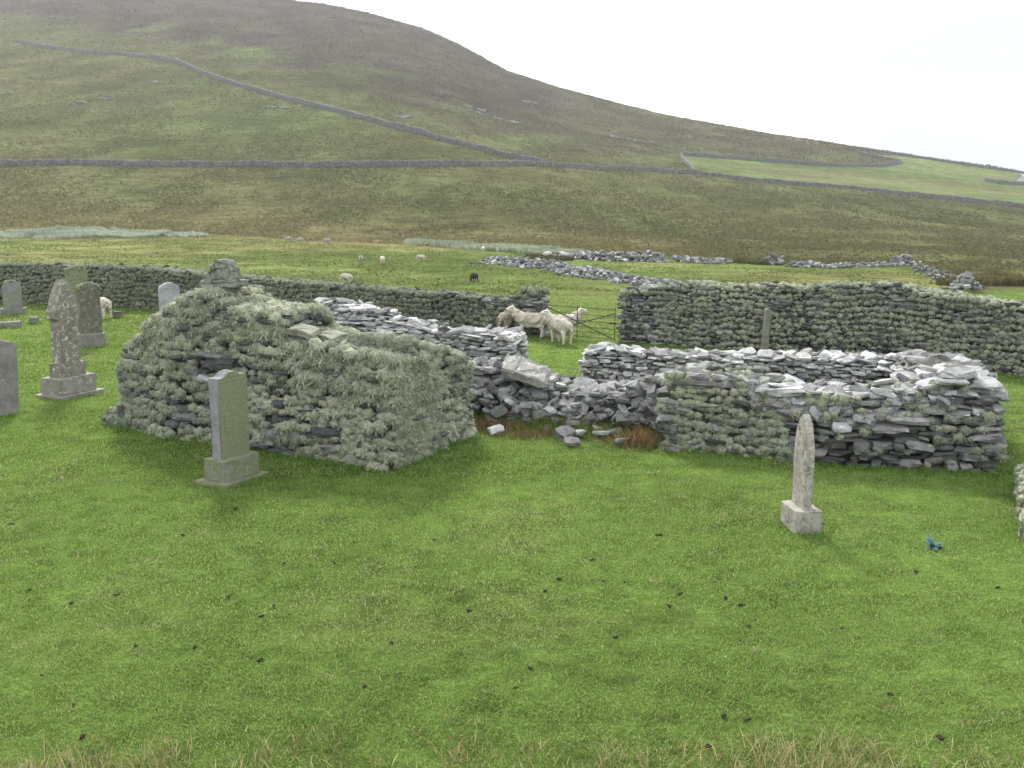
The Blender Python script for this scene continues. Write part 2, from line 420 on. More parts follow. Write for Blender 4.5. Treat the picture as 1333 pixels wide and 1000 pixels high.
class Path:
    def __init__(s, pts):
        s.p = np.array([list(p)[:2] for p in pts], float)
        d = np.diff(s.p, axis=0); s.l = np.hypot(d[:, 0], d[:, 1]); s.c = np.concatenate([[0], np.cumsum(s.l)]); s.L = s.c[-1]
        s.t = d / s.l[:, None]
    def at(s, q):
        q = np.asarray(q, float); i = np.clip(np.searchsorted(s.c, q, side='right') - 1, 0, len(s.l) - 1)
        P = s.p[i] + s.t[i] * (q - s.c[i])[..., None]
        t = s.t[i]; return P, t, np.stack([-t[..., 1], t[..., 0]], -1)
def shifted(pts, d):
    """shift a polyline sideways (left normal) by d"""
    p = np.array([list(q)[:2] for q in pts], float); t = np.diff(p, axis=0); t /= np.hypot(t[:, 0], t[:, 1])[:, None]
    n = np.stack([-t[:, 1], t[:, 0]], -1)
    vn_ = np.concatenate([[n[0]], (n[:-1] + n[1:]) / 2, [n[-1]]])
    return p + vn_ * d
def prof_px(path, lst):
    """wall height along the path from outline points"""
    S = np.linspace(0, path.L, 400); P, _, _ = path.at(S)
    pxs = 666.5 + F * P[:, 0] / (P[:, 1] * CT + 1.2 * ST * 2)
    out = []
    for px, py in lst:
        d = ray(px, py)
        i = np.argmin(np.abs(P[:, 0] / P[:, 1] - d[0] / d[1]))
        out.append((S[i], CH + d[2] / d[1] * P[i, 1] - gz(P[i, 0], P[i, 1])))
    out.sort()
    xs = np.array([o[0] for o in out]); ys = np.array([o[1] for o in out])
    return lambda q: np.interp(q, xs, ys)
DARK = np.array([0.074, 0.079, 0.073]); PALE = np.array([0.33, 0.335, 0.33])
def tone(r, n, pale):
    base = DARK[None] * r.uniform(0.6, 1.5, (n, 1)) * np.array([1, 1, 1]) * (1 + r.normal(0, 0.025, (n, 3)))
    pl = PALE[None] * r.uniform(0.65, 1.25, (n, 1)) * (1 + r.normal(0, 0.025, (n, 3)))
    return base + (pl - base) * np.clip(pale + r.normal(0, 0.22, n), 0, 1.5)[:, None]
def bulge(s, z, sd, amp):
    return amp * 2 * (fbm(np.asarray(s) * 1.5 + 31 * np.asarray(sd), np.asarray(z) * 2.6, 63, 3) - 0.5)
def wall_stones(acc, path, hf, thick, course=(0.05, 0.11), length=(0.14, 0.45), jit=0.02, batter=0.08, depth=0.32,
                pale=lambda s, z, h: 0.3, seed=1, caps=True, capsize=1.0, tilt=0.05, sides=(1, -1), capn=2, big=0.0, blg=0.0):
    r = np.random.default_rng(seed)
    L = path.L; hm = max(hf(np.linspace(0, L, 200)))
    rows = []
    for sd in sides:
        z = -0.06
        while z < hm:
            t = r.uniform(*course) * (1.0 + 0.5 * max(0, 1 - z / (0.4 * hm + 1e-6)))
            s = r.uniform(-0.1, 0.05)
            while s < L:
                l = r.uniform(*length)
                if r.random() < 0.18: l *= 0.55
                tt = t
                if r.random() < big: l *= 1.5; tt = t * 1.8
                sc = s + l / 2
                if s + l > L + 0.06:
                    l = L + r.uniform(-0.02, 0.05) - s; sc = s + l / 2
                    if l < 0.08: break
                if z + tt * 0.7 < hf(sc):
                    rows.append((sc, sd, z + tt / 2 + r.normal(0, 0.012), l, tt, 0))
                s += l * 1.0 + 0.004
            z += t * 0.93
    if caps:
        for lane in range(capn):
            s = r.uniform(0, 0.2)
            while s < L:
                l = r.uniform(0.18, 0.45) * capsize
                off = ((lane + 0.5) / capn - 0.5) * thick * 0.95
                if s + l > L + 0.04: break
                rows.append((s + l / 2, off, hf(s + l / 2) + r.uniform(-0.05, 0.03), l, r.uniform(0.05, 0.11) * capsize, 1))
                s += l * r.uniform(0.8, 1.1)
    a = np.array(rows); n = len(a)
    sc = np.clip(a[:, 0], 0, L); P, t, nn = path.at(sc)
    iscap = a[:, 5] > 0
    H = np.maximum(hf(sc), 0.1)
    zf = np.clip(a[:, 2] / H, 0, 1)
    dp = np.where(iscap, r.uniform(0.18, 0.36, n) * capsize, depth * r.uniform(0.85, 1.15, n))
    off = np.where(iscap, a[:, 1] + r.normal(0, 0.04, n), a[:, 1] * (thick / 2 + batter * (1 - zf) - depth / 2 + r.normal(0, jit, n) + bulge(a[:, 0], a[:, 2], a[:, 1], blg)))
    over = np.where(a[:, 0] > L, a[:, 0] - L, np.where(a[:, 0] < 0, a[:, 0], 0))
    xy = P + nn * off[:, None] + t * over[:, None]
    z = a[:, 2] + terrain(xy[:, 0], xy[:, 1])
    yaw = np.arctan2(t[:, 1], t[:, 0]) + r.normal(0, 0.07, n) + np.where(iscap, r.uniform(-0.7, 0.7, n), 0) + np.where(r.random(n) < 0.5, PI, 0)
    tl = np.where(iscap, 0.24, tilt)
    Mx = rotz(yaw) @ roty(r.normal(0, 1, n) * tl) @ rotx(r.normal(0, 1, n) * tl * 1.3)
    dims = np.stack([a[:, 3] * 1.04, dp, a[:, 4] * r.uniform(0.85, 1.1, n)], -1)
    M = Mx * dims[:, None, :]
    pl = np.array([pale(s_, z_, h_) for s_, z_, h_ in zip(a[:, 0], a[:, 2], H)]) + np.where(iscap, -0.32, 0)
    C = tone(r, n, pl)
    wch = r.integers(0, len(STONES), n); Pc = np.column_stack([xy, z])
    for k in range(len(STONES)):
        q = wch == k
        acc.add(STONES[k][0], STONES[k][1], M[q], Pc[q], C[q])
    # core
    S = np.linspace(0.12, L - 0.12, max(4, int(L / 0.25))); P, t, nn = path.at(S)
    hw = np.maximum(thick / 2 - 0.12, 0.08); hc = np.maximum(hf(S) - 0.08, 0.02)
    gzv = terrain(P[:, 0], P[:, 1])
    Vc = []
    for sd, top in ((-1, 0), (-1, 1), (1, 1), (1, 0)):
        xy = P + nn * (sd * hw); Vc.append(np.column_stack([xy, gzv + (hc if top else -0.1)]))
    Vc = np.stack(Vc, 1); m = len(S); T = []
    for i in range(m - 1):
        for j in range(3):
            a0 = i * 4 + j; b0 = i * 4 + j + 1; c0 = (i + 1) * 4 + j + 1; d0 = (i + 1) * 4 + j
            T += [(a0, b0, c0), (a0, c0, d0)]
    for e in (0, (m - 1) * 4): T += [(e, e + 1, e + 2), (e, e + 2, e + 3)]
    acc.raw(Vc.reshape(-1, 3), np.array(T), np.tile(DARK * 0.7, (m * 4, 1)))
LIC = np.array([0.335, 0.365, 0.268])
def darts(x, y, q):
    cell = {}; keep = []; g = 0.15
    for i in range(len(x)):
        cx, cy = int(x[i] // g), int(y[i] // g); ok = True
        for dx in (-1, 0, 1):
            for dy in (-1, 0, 1):
                for k in cell.get((cx + dx, cy + dy), ()):
                    if (x[k] - x[i]) ** 2 + (y[k] - y[i]) ** 2 < ((q[k] + q[i]) * 0.5) ** 2: ok = False; break
                if not ok: break
            if not ok: break
        if ok: keep.append(i); cell.setdefault((cx, cy), []).append(i)
    return np.array(keep, int)
def wall_lichen(acc, path, hf, thick, dens, rad, cov, seed=1, far=False, batter=0.08, sides=(1, -1), topdens=None, toprad=None, colr=LIC, course=0.09, ends=True, squash=0.9, gap=1.08, blg=0.0, rowf=0.6):
    r = np.random.default_rng(seed); L = path.L
    hm = max(hf(np.linspace(0, L, 200)))
    side_t, top_t = (CL_FAR, CL_FART) if far else (CL_NEAR, CL_TOP)
    rows = []
    for sd in sides:
        n = int(dens * L * hm)
        s = r.uniform(-0.02, L + 0.02, n); z = r.uniform(0.0, hm, n)
        wv = 0.10 * (fbm(s * 1.1, s * 0 + sd, seed + 2, 2) - 0.5) * 2
        z = np.where(r.random(n) < rowf, np.round((z - wv) / course) * course + wv + r.normal(0, 0.014, n), z)
        ok = (z < hf(s) + 0.02)
        c = np.array([cov(a, b / max(hf(a), .1), sd) for a, b in zip(s, z)])
        pn = fbm(s * 2.2 + 13 * sd, z * 4.0, seed, 3)
        ok &= r.random(n) < np.where(c < 0.1, c, np.clip(c * 1.5 + (pn - 0.5) * 3.0, 0, 1))
        s, z, pn = s[ok], z[ok], pn[ok]
        rr = r.uniform(rad[0], rad[1], len(s)) * (0.7 + 0.75 * pn)
        kp = darts(s, z * 1.15, rr * gap); s, z, rr = s[kp], z[kp], rr[kp]
        P, t, nn = path.at(np.clip(s, 0, L))
        off = sd * (thick / 2 + batter * (1 - z / np.maximum(hf(s), .1)) - 0.005 + bulge(s, z, sd, blg))
        xy = P + nn * off[:, None]
        yaw = np.arctan2(nn[:, 1] * sd, nn[:, 0] * sd) - PI / 2
        rows.append((xy, z, yaw, rr, False))
    if ends:
        for e, sg in ((0.0, -1), (L, 1)):
            h = float(hf(e)); n = int(dens * thick * h)
            if n < 1: continue
            P, t, nn = path.at(np.full(n, e)); off = r.uniform(-thick / 2, thick / 2, n); z = r.uniform(0, h, n)
            c = np.array([cov(e, zz / h, 0) for zz in z]); ok = r.random(n) < c
            xy = (P + nn * off[:, None] + t * sg * 0.02)[ok]
            yaw = (np.arctan2(t[:, 1] * sg, t[:, 0] * sg) - PI / 2)[ok]
            rows.append((xy, z[ok], yaw, r.uniform(rad[0], rad[1], ok.sum()), False))
    n = int((topdens or dens) * L * thick); tr = toprad or rad
    if n:
        s = r.uniform(0, L, n); off = r.uniform(-thick / 2, thick / 2, n)
        ok = r.random(n) < np.array([cov(a, 1.0, 0) for a in s])
        s, off = s[ok], off[ok]; rt = r.uniform(tr[0], tr[1], len(s)); kp = darts(s, off, rt * gap); s, off, rt = s[kp], off[kp], rt[kp]; P, t, nn = path.at(s)
        rows.append((P + nn * off[:, None], hf(s) + 0.01, r.uniform(0, 6.28, len(s)), rt, True))
    for xy, z, yaw, rr, top in rows:
        n = len(z)
        if n == 0: continue
        tm = top_t if top else side_t
        zz = z + terrain(xy[:, 0], xy[:, 1])
        M = rotz(yaw + r.normal(0, 0.25, n))
        dims = np.stack([rr * r.uniform(1.0, 1.8, n), rr * (1.0 if top else squash), rr * r.uniform(0.7, 1.15, n) * (0.85 if top else 1.0)], -1)
        M = M * dims[:, None, :]
        pv = fbm(xy[:, 0] * 1.7 + xy[:, 1], zz * 2.5, seed + 5, 3)
        base = colr[None] * (r.uniform(0.88, 1.12, (n, 1)) * (0.7 + 0.6 * pv)[:, None]) * (1 + r.normal(0, 0.012, (n, 3)))
        base[:, 0] *= 1 + 0.10 * (pv - 0.5)
        w = r.integers(0, len(tm), n); P3 = np.column_stack([xy, zz])
        for k in range(len(tm)):
            q = w == k
            if q.any(): acc.add(tm[k][0], tm[k][1], M[q], P3[q], base[q][:, None, :] * tm[k][2][None, :, None])

# ------------------------------------------------------------------ the ruin
ruin = empty('ruined_cottage', (0, 14, 0))
def rooted(o):   # keep world coordinates under the ruin's empty
    o.parent = ruin; o.location = (0, -14, 0); return o
tag(ruin, 'roofless ruined cottage of drystone walls with a lichen covered gable', 'ruin')
A = gp(168, 554); B = gp(512, 612); C_ = gp(606, 570)
TG_ = 0.85
gpath = Path(shifted([A, B], TG_ / 2))
gh = prof_px(gpath, [(160, 525), (170, 498), (182, 472), (204, 446), (222, 424), (250, 404), (268, 388), (285, 378), (308, 380), (330, 400), (396, 408), (404, 436), (450, 446), (520, 460), (560, 464)])
nzg = np.array([0.0])
acc = Acc()
wall_stones(acc, gpath, gh, TG_, (0.045, 0.095), (0.14, 0.45), 0.05, 0.16, 0.42, lambda s, z, h: 0.02, 101, False, 1.1, 0.07, big=0.12, capn=3, blg=0.13)
gable = rooted(acc.build('gable_wall', M_STONE_DULL)); gable['label'] = 'tall gable wall shaggy with grey green lichen'
def gcov(s, z, sd):
    c = 0.80 if z > 0.55 else 0.42
    if z < 0.12: c = 0.28
    if s > gpath.L * 0.80: c += 0.12
    return c
acc = Acc()
# pillows near the top first, then the small tufts that follow the stone ledges
wall_lichen(acc, gpath, gh, TG_, 50, (0.10, 0.15), lambda s, z, sd: 1.2 if z > 0.70 else 0.0, 8, False, 0.17, topdens=60, toprad=(0.10, 0.17), gap=1.1, blg=0.13, course=0.2, rowf=0.6)
wall_lichen(acc, gpath, gh, TG_, 520, (0.055, 0.10), gcov, 7, False, 0.17, topdens=170, toprad=(0.06, 0.11), gap=1.12, blg=0.13, course=0.155, rowf=0.72)
o = acc.build('lichen', M_LICHEN, None, True); o.parent = gable

spath = Path(shifted([B, C_], 0.40))
spath = Path([spath.p[0] + spath.t[0] * 0.35, spath.p[1]])
sh_ = prof_px(spath, [(470, 440), (510, 447), (560, 457), (606, 466)])
acc = Acc(); wall_stones(acc, spath, sh_, 0.8, (0.045, 0.09), (0.14, 0.42), 0.04, 0.1, 0.4, lambda s, z, h: 0.05, 102, True, 0.8, 0.06, capn=3, blg=0.08)
side = rooted(acc.build('side_wall', M_STONE_DULL))
acc = Acc(); wall_lichen(acc, spath, sh_, 0.8, 620, (0.05, 0.095), lambda s, z, sd: 0.95 if z > 0.12 else 0.6, 17, False, 0.11, topdens=170, toprad=(0.06, 0.11), ends=True, blg=0.08, course=0.15, rowf=0.65, gap=1.12)
o = acc.build('lichen', M_LICHEN, None, True); o.parent = side

# finial stone on the gable
def hewn(name, pts, th, mat, parent, loc, rz, seed=0, bev=0.015, jit=0.006, lean=(0, 0), cuts=2):
    """slab with outline pts (x,z), thickness th along y, softened edges"""
    bm = bmesh.new()
    vs = [bm.verts.new((x, -th / 2, z)) for x, z in pts]; f = bm.faces.new(vs)
    e = bmesh.ops.extrude_face_region(bm, geom=[f])
    for v in e['geom']:
        if isinstance(v, bmesh.types.BMVert): v.co.y += th
    bmesh.ops.recalc_face_normals(bm, faces=bm.faces[:])
    if bev: bmesh.ops.bevel(bm, geom=bm.edges[:], offset=bev, segments=2, affect='EDGES', profile=0.5, clamp_overlap=True)
    r = np.random.default_rng(seed)
    bmesh.ops.triangulate(bm, faces=bm.faces[:])
    if cuts: bmesh.ops.subdivide_edges(bm, edges=[e for e in bm.edges if e.calc_length() > 0.12], cuts=cuts)
    for v in bm.verts: v.co += Vector(r.normal(0, jit, 3))
    me = bpy.data.meshes.new(name); bm.to_mesh(me); bm.free()
    o = put(name, me, mat, parent); o.location = [float(q) for q in loc]; o.rotation_euler = (lean[0], lean[1], rz)
    return o
def boxpts(w, z0, z1): return [(-w / 2, z0), (w / 2, z0), (w / 2, z1), (-w / 2, z1)]
M_FIN = mat_grave('finial_stone', (0.17, 0.168, 0.158), (0.18, 0.195, 0.145), 0.4, 0.12, 0.2)
fx = at(290, 362, 14.15)
gyaw = math.atan2(B[1] - A[1], B[0] - A[0])
hewn('finial_stone', [(-0.22, 0), (0.20, 0), (0.20, 0.12), (0.155, 0.22), (0.07, 0.28), (-0.03, 0.27), (-0.09, 0.17), (-0.17, 0.09)], 0.24, M_FIN, gable, (fx[0], fx[1], fx[2] - 0.02), gyaw + 0.2, 3, 0.02, 0.01)
hewn('finial_bed', boxpts(0.5, -0.09, 0.0), 0.42, M_FIN, gable, (fx[0] + 0.02, fx[1], fx[2] - 0.025), gyaw + 0.1, 4, 0.02, 0.01)

fs = gp(172, 556)
hewn('footing_slab', [(-0.46, 0.02), (-0.30, -0.06), (0.34, -0.06), (0.46, 0.06), (0.40, 0.20), (0.05, 0.27), (-0.33, 0.22)], 0.55, M_FIN, gable, (fs[0], fs[1] + 0.2, gz(fs[0], fs[1])), gyaw, 14, 0.04, 0.015)
r = np.random.default_rng(15); a = Acc(); n = 46
q3 = np.column_stack([r.uniform(-0.42, 0.42, n), r.uniform(-0.28, 0.25, n), r.uniform(0.13, 0.26, n)]); ca, sa = math.cos(gyaw), math.sin(gyaw)
P3 = np.column_stack([fs[0] + ca * q3[:, 0] - sa * q3[:, 1], fs[1] + 0.2 + sa * q3[:, 0] + ca * q3[:, 1], gz(fs[0], fs[1]) + q3[:, 2]])
a.add(CL_TOP[2][0], CL_TOP[2][1], rotz(r.uniform(0, 6, n)) * r.uniform(0.04, 0.075, n)[:, None, None], P3, LIC[None] * r.uniform(0.75, 1.1, (n, 1)))
o = a.build('lichen', M_LICHEN, None, True); o.parent = gable
r = np.random.default_rng(16); a = Acc(); n = 34
x_ = np.concatenate([r.uniform(-0.22, -0.06, n - 10), r.uniform(0.0, 0.24, 10)]); q3 = np.column_stack([x_, r.uniform(-0.15, 0.15, n), np.where(x_ < 0, np.interp(x_, [-0.22, -0.1, -0.03], [0.02, 0.15, 0.24]), 0.01) - r.uniform(0, 0.08, n)])
ca, sa = math.cos(gyaw + 0.2), math.sin(gyaw + 0.2)
P3 = np.column_stack([fx[0] + ca * q3[:, 0] - sa * q3[:, 1], fx[1] + sa * q3[:, 0] + ca * q3[:, 1], fx[2] + q3[:, 2]])
a.add(CL_TOP[1][0], CL_TOP[1][1], rotz(r.uniform(0, 6, n)) * r.uniform(0.025, 0.05, n)[:, None, None], P3, LIC[None] * r.uniform(0.7, 0.95, (n, 1)))
o = a.build('lichen', M_LICHEN, None, True); o.parent = gable
M_COPE = mat_grave('coping_stone', (0.19, 0.185, 0.165), (0.17, 0.185, 0.13), 0.5, 0.12, 0.2)
for i, (px, py, w_, rz_) in enumerate(((398, 430, 0.42, 0.15), (432, 437, 0.36, -0.1))):
    cs = at(px, py, 13.2)
    hewn('coping_slab', [(-w_ / 2, 0), (w_ / 2, 0.01), (w_ / 2 - 0.03, 0.075), (-w_ / 2 + 0.05, 0.09)], 0.34, M_COPE, gable, (cs[0], cs[1], cs[2] - 0.05), gyaw + rz_, 40 + i, 0.015, 0.008, (R(4), R(8)))
# front wall to the right and the collapsed stretch
D_ = gp(600, 548); E_ = gp(868, 580); G_ = gp(1300, 617)
FT = 0.8
cpath = Path(shifted([D_, gp(740, 551), gp(880, 574)], FT / 2))
chf = prof_px(cpath, [(590, 470), (625, 474), (655, 480), (700, 492), (735, 498), (770, 506), (810, 502), (850, 496), (880, 490)])
acc = Acc(); wall_stones(acc, cpath, chf, FT, (0.04, 0.09), (0.10, 0.32), 0.06, 0.12, 0.36, lambda s, z, h: 0.25 + 0.35 * (z / h) ** 2, 103, True, 0.85, 0.2, capn=4)
# tumbled stones lying on the slope of the breach
r = np.random.default_rng(44); n = 420
s = r.uniform(0.1, cpath.L - 0.05, n); P, t, nn = cpath.at(s); out = np.abs(r.normal(0, 0.22, n)) + 0.03
hh = chf(s) * np.clip(1 - (out - 0.05) / 0.7, 0.02, 1) * r.uniform(0.3, 1.0, n)
xy = P - nn * (FT / 2 - 0.1 + out)[:, None]
sz = r.uniform(0.09, 0.27, n)
M = rotz(r.uniform(0, 6.28, n)) @ rotx(r.normal(0.0, 0.45, n)) @ roty(r.normal(0, 0.35, n)) * np.stack([sz, sz * r.uniform(0.5, 0.9, n), sz * r.uniform(0.2, 0.45, n)], -1)[:, None, :]
Pc = np.column_stack([xy, terrain(xy[:, 0], xy[:, 1]) + hh]); Cc = tone(r, n, 0.25 + 0.3 * hh)
red = r.random(n) < 0.025; Cc[red] = np.array([0.13, 0.09, 0.08])
w = r.integers(0, len(STONES), n)
for k in range(len(STONES)): q = w == k; acc.add(STONES[k][0], STONES[k][1], M[q], Pc[q], Cc[q])
coll = rooted(acc.build('collapsed_wall', M_STONE)); coll['label'] = 'collapsed stretch of wall tumbling into rubble'
sl = at(686, 483, 15.0)
slab = hewn('fallen_slab', [(-0.34, -0.07), (0.26, -0.08), (0.36, -0.02), (0.30, 0.05), (-0.17, 0.07), (-0.36, 0.04)], 0.42, None, None, (0, 0, 0), 0, 12, 0.02, 0.012)
slab.data.materials.append(mat_grave('slab_stone', (0.30, 0.30, 0.285), (0.19, 0.205, 0.15), 0.3, 0.5, 0.1)); slab.parent = coll
slab.location = (sl[0], sl[1], sl[2] + 0.0); slab.rotation_euler = (R(26), R(20), R(-10))
slab.rotation_euler = (R(22), R(17), R(-8))

fpath = Path(shifted([gp(862, 582), gp(960, 592), gp(1100, 606), G_], FT / 2))
fhf = prof_px(fpath, [(850, 488), (880, 484), (920, 482), (965, 486), (1000, 497), (1050, 505), (1100, 512), (1150, 506), (1190, 494), (1230, 485), (1290, 492), (1320, 496)])
def fpale(s, z, h):
    u = s / fpath.L; k = z / h
    return 0.12 + 0.85 * max(0, k - (0.45 if u > 0.35 else 0.75)) / 0.5 + (0.1 if u > 0.8 and k > .3 else 0)
acc = Acc(); wall_stones(acc, fpath, fhf, FT, (0.038, 0.085), (0.10, 0.36), 0.05, 0.12, 0.38, fpale, 104, True, 0.8, 0.09, big=0.10, capn=4, blg=0.05)
r = np.random.default_rng(45); n = 90   # stones slipping off the worn top
s = r.uniform(1.0, fpath.L - 0.6, n); P, t, nn = fpath.at(s); out = r.uniform(-0.1, 0.12, n)
xy = P - nn * (FT / 2 - 0.06 + out * 0.6)[:, None]; sz = r.uniform(0.11, 0.30, n)
hh = fhf(s) - np.maximum(out + 0.05, 0) * 1.6 - r.uniform(0, 0.12, n)
M = rotz(r.uniform(0, 6.28, n)) @ rotx(r.normal(0.3, 0.35, n)) @ roty(r.normal(0, 0.35, n)) * np.stack([sz, sz * r.uniform(0.5, 0.9, n), sz * r.uniform(0.22, 0.45, n)], -1)[:, None, :]
Pc = np.column_stack([xy, terrain(xy[:, 0], xy[:, 1]) + hh]); Cc = tone(r, n, 0.6)
w = r.integers(0, len(STONES), n)
for k in range(len(STONES)): q = w == k; acc.add(STONES[k][0], STONES[k][1], M[q], Pc[q], Cc[q])
front = rooted(acc.build('front_wall', M_STONE)); front['label'] = 'long front wall with pale loose stones on top'
def fcov(s, z, sd):
    u = s / fpath.L
    if u < 0.27: return (0.9 if z < 0.88 else 0.5) * (1 if u > 0.02 else 0.5)
    if u < 0.40: return 0.28 if z < 0.9 else 0.12
    if u > 0.80: return 0.13 if z < 0.75 else 0.03
    return 0.09 if z > 0.6 else 0.03
acc = Acc(); wall_lichen(acc, fpath, fhf, FT, 560, (0.04, 0.075), fcov, 27, False, 0.13, sides=(-1,), topdens=120, toprad=(0.04, 0.08), ends=False, blg=0.05, course=0.12, rowf=0.85, gap=1.12)
o = acc.build('lichen', M_LICHEN, None, True); o.parent = front

H_ = at(1240, 470, 16.0)
epath = Path([fpath.p[-1] + np.array([-0.42, 0.30]), [H_[0] - 0.42, 16.1]])
ehf = prof_px(epath, [(1300, 488), (1270, 478), (1240, 470), (1225, 468)])
ehf = (lambda L: (lambda q: np.interp(q, [0, 0.5, 0.6 * L, L], [1.12, 1.1, 0.98, 0.88])))(epath.L)
acc = Acc(); wall_stones(acc, epath, ehf, 0.8, (0.045, 0.1), (0.15, 0.45), 0.05, 0.1, 0.4, lambda s, z, h: 0.25 + 0.4 * (z / h), 105, True, 0.9, 0.08, capn=4, big=0.1)
endw = rooted(acc.build('end_wall', M_STONE))
bpath = Path([gp(757, 507), gp(1000, 514), [H_[0] - 0.1, 16.3]]); bpath = Path(shifted(bpath.p, 0.3))
bhf = prof_px(bpath, [(745, 472), (762, 456), (790, 452), (880, 461), (960, 462), (1080, 464), (1180, 466), (1240, 467)])
acc = Acc(); wall_stones(acc, bpath, bhf, 0.62, (0.032, 0.07), (0.09, 0.28), 0.04, 0.06, 0.3, lambda s, z, h: 1.2, 106, True, 0.75, 0.08, capn=3)
backr = rooted(acc.build('back_wall', M_STONE)); backr['label'] = 'low back wall right of the doorway gap'
lpath = Path(shifted([[-3.9, 20.2], [-1.8, 19.3], gp(668, 497)[:2]], 0.3))
lhf = prof_px(lpath, [(380, 380), (400, 388), (430, 391), (470, 398), (520, 414), (560, 425), (600, 430), (668, 435), (690, 437)])
acc = Acc(); wall_stones(acc, lpath, lhf, 0.65, (0.032, 0.07), (0.09, 0.32), 0.04, 0.06, 0.3, lambda s, z, h: 1.15, 107, True, 0.75, 0.1, capn=3, big=0.06)
backl = rooted(acc.build('back_wall', M_STONE)); backl['label'] = 'pale back wall between the gable and the doorway gap'

# ------------------------------------------------------------------ churchyard walls
bl = empty('boundary_wall', (0, 26, 0)); tag(bl, 'long lichen covered churchyard wall running left from the gate to a corner', 'wall')
def under(o, e): o.parent = e; o.location = (-e.location.x, -e.location.y, -e.location.z); return o
b1 = Path(shifted([gp(-450, 376), gp(62, 397), gp(200, 403), gp(450, 420), gp(700, 439)], 0.0))
b1 = Path([b1.p[0], *shifted(b1.p[1:], 0.3)])
b1h = prof_px(b1, [(-450, 326), (0, 344), (62, 345), (190, 349), (330, 362), (420, 370), (500, 376), (600, 384), (640, 388), (668, 388), (672, 386), (701, 385)])
acc = Acc(); wall_stones(acc, b1, b1h, 0.6, (0.05, 0.09), (0.15, 0.4), 0.02, 0.05, 0.3, lambda s, z, h: 0.0 if s < b1.L - 1.6 else 0.3, 201, True, 0.8, 0.04, sides=(-1, 1), capn=2)
w_ = under(acc.build('stone_wall', M_STONE_DULL), bl)
acc = Acc()
LIC2 = np.array([0.215, 0.24, 0.165])
wall_lichen(acc, b1, b1h, 0.6, 300, (0.055, 0.09), lambda s, z, sd: (1.2 if s < b1.L - 1.7 else (0.3 if s < b1.L - 1.2 else 0.03)), 37, True, 0.06, sides=(-1,), topdens=160, toprad=(0.06, 0.11), colr=LIC2, ends=False, course=0.14, rowf=0.7, gap=1.12)
e = b1.p[-1]; rr = np.random.default_rng(3)
n = 26; P3 = np.column_stack([e[0] - 0.26 + rr.normal(0, .09, n), e[1] + 0.1 + rr.normal(0, .10, n), float(b1h(b1.L)) + 0.04 + rr.uniform(-.02, .12, n)])
acc.add(CL_FART[0][0], CL_FART[0][1], rotz(rr.uniform(0, 6, n)) * 0.13, P3, np.tile(LIC2 * 0.95, (n, 1)))
under(acc.build('lichen', M_LICHEN, None, True), bl)

br = empty('boundary_wall', (6, 22, 0)); tag(br, 'tall lichen covered churchyard wall running right from the gate behind the ruin', 'wall')
b2 = Path(shifted([gp(806, 446), gp(1000, 460), gp(1180, 473), gp(1333, 490), gp(1500, 508), gp(1720, 530)], 0.3))
b2h = prof_px(b2, [(800, 382), (830, 378), (870, 370), (905, 368), (960, 374), (1010, 369), (1050, 374), (1100, 369), (1130, 374), (1160, 371), (1200, 380), (1270, 385), (1333, 397), (1500, 410), (1720, 420)])
_b2h = b2h
b2h = lambda q: _b2h(q) + 0.13 * (fbm(np.asarray(q, float) * 1.1, np.asarray(q, float) * 0 + 3, 19, 2) - 0.55)
acc = Acc(); wall_stones(acc, b2, b2h, 0.6, (0.04, 0.085), (0.12, 0.38), 0.025, 0.06, 0.3, lambda s, z, h: 0.0 if s > 1.2 else 0.2, 202, True, 0.8, 0.05, sides=(-1, 1), capn=2)
under(acc.build('stone_wall', M_STONE_DULL), br)
acc = Acc()
def c2(s, z, sd):
    if s < 0.9: return 0.55 if z > 0.9 else 0.03
    if s < 1.5: return 0.35 if z > 0.5 else 0.12
    return 0.85 if z > 0.5 else 0.55
wall_lichen(acc, b2, b2h, 0.6, 420, (0.045, 0.085), c2, 47, True, 0.07, sides=(-1,), topdens=190, toprad=(0.06, 0.14), colr=LIC * 0.92, ends=False, blg=0.03, course=0.13, rowf=0.8, gap=1.15)
under(acc.build('lichen', M_LICHEN, None, True), br)

# ------------------------------------------------------------------ gate
def tube(pts, r, nseg=8):
    bm = bmesh.new(); pts = [Vector(p) for p in pts]
    for a, b in zip(pts[:-1], pts[1:]):
        d = b - a
        m = Matrix.Translation((a + b) / 2) @ d.to_track_quat('Z', 'Y').to_matrix().to_4x4()
        bmesh.ops.create_cone(bm, cap_ends=True, segments=nseg, radius1=r, radius2=r, depth=d.length, matrix=m)
    me = bpy.data.meshes.new('tube'); bm.to_mesh(me); bm.free(); return me
M_RUST = mat_simple('rusted_iron', (0.045, 0.038, 0.033), 0.8, 0.4, 30)
ga = gp(703, 440); gb = gp(801, 447)
gt = empty('field_gate', (ga[0], ga[1], 0), math.atan2(gb[1] - ga[1], gb[0] - ga[0])); tag(gt, 'rusty iron barred gate with crossed braces between the two wall ends', 'gate')
GL = float(np.hypot(*(gb - ga)[:2])); GHt = 0.80
for z in (0.12, 0.23, 0.35, 0.49, 0.64, GHt):
    put('rail', tube([(0, 0, z), (GL, 0, z - 0.03)], 0.007), M_RUST, gt)
for x in (0.02, GL * 0.5, GL - 0.02):
    put('stile', tube([(x, 0.0, 0.05), (x, 0.0, GHt + (0.03 if x > 0.1 else 0.06))], 0.010), M_RUST, gt)
put('brace', tube([(0.03, -0.02, GHt + 0.02), (GL - 0.06, -0.02, 0.1)], 0.013), M_RUST, gt)
put('brace', tube([(0.5 * GL - 0.12, 0.02, 0.36), (GL - 0.03, 0.02, GHt - 0.12)], 0.012), M_RUST, gt)
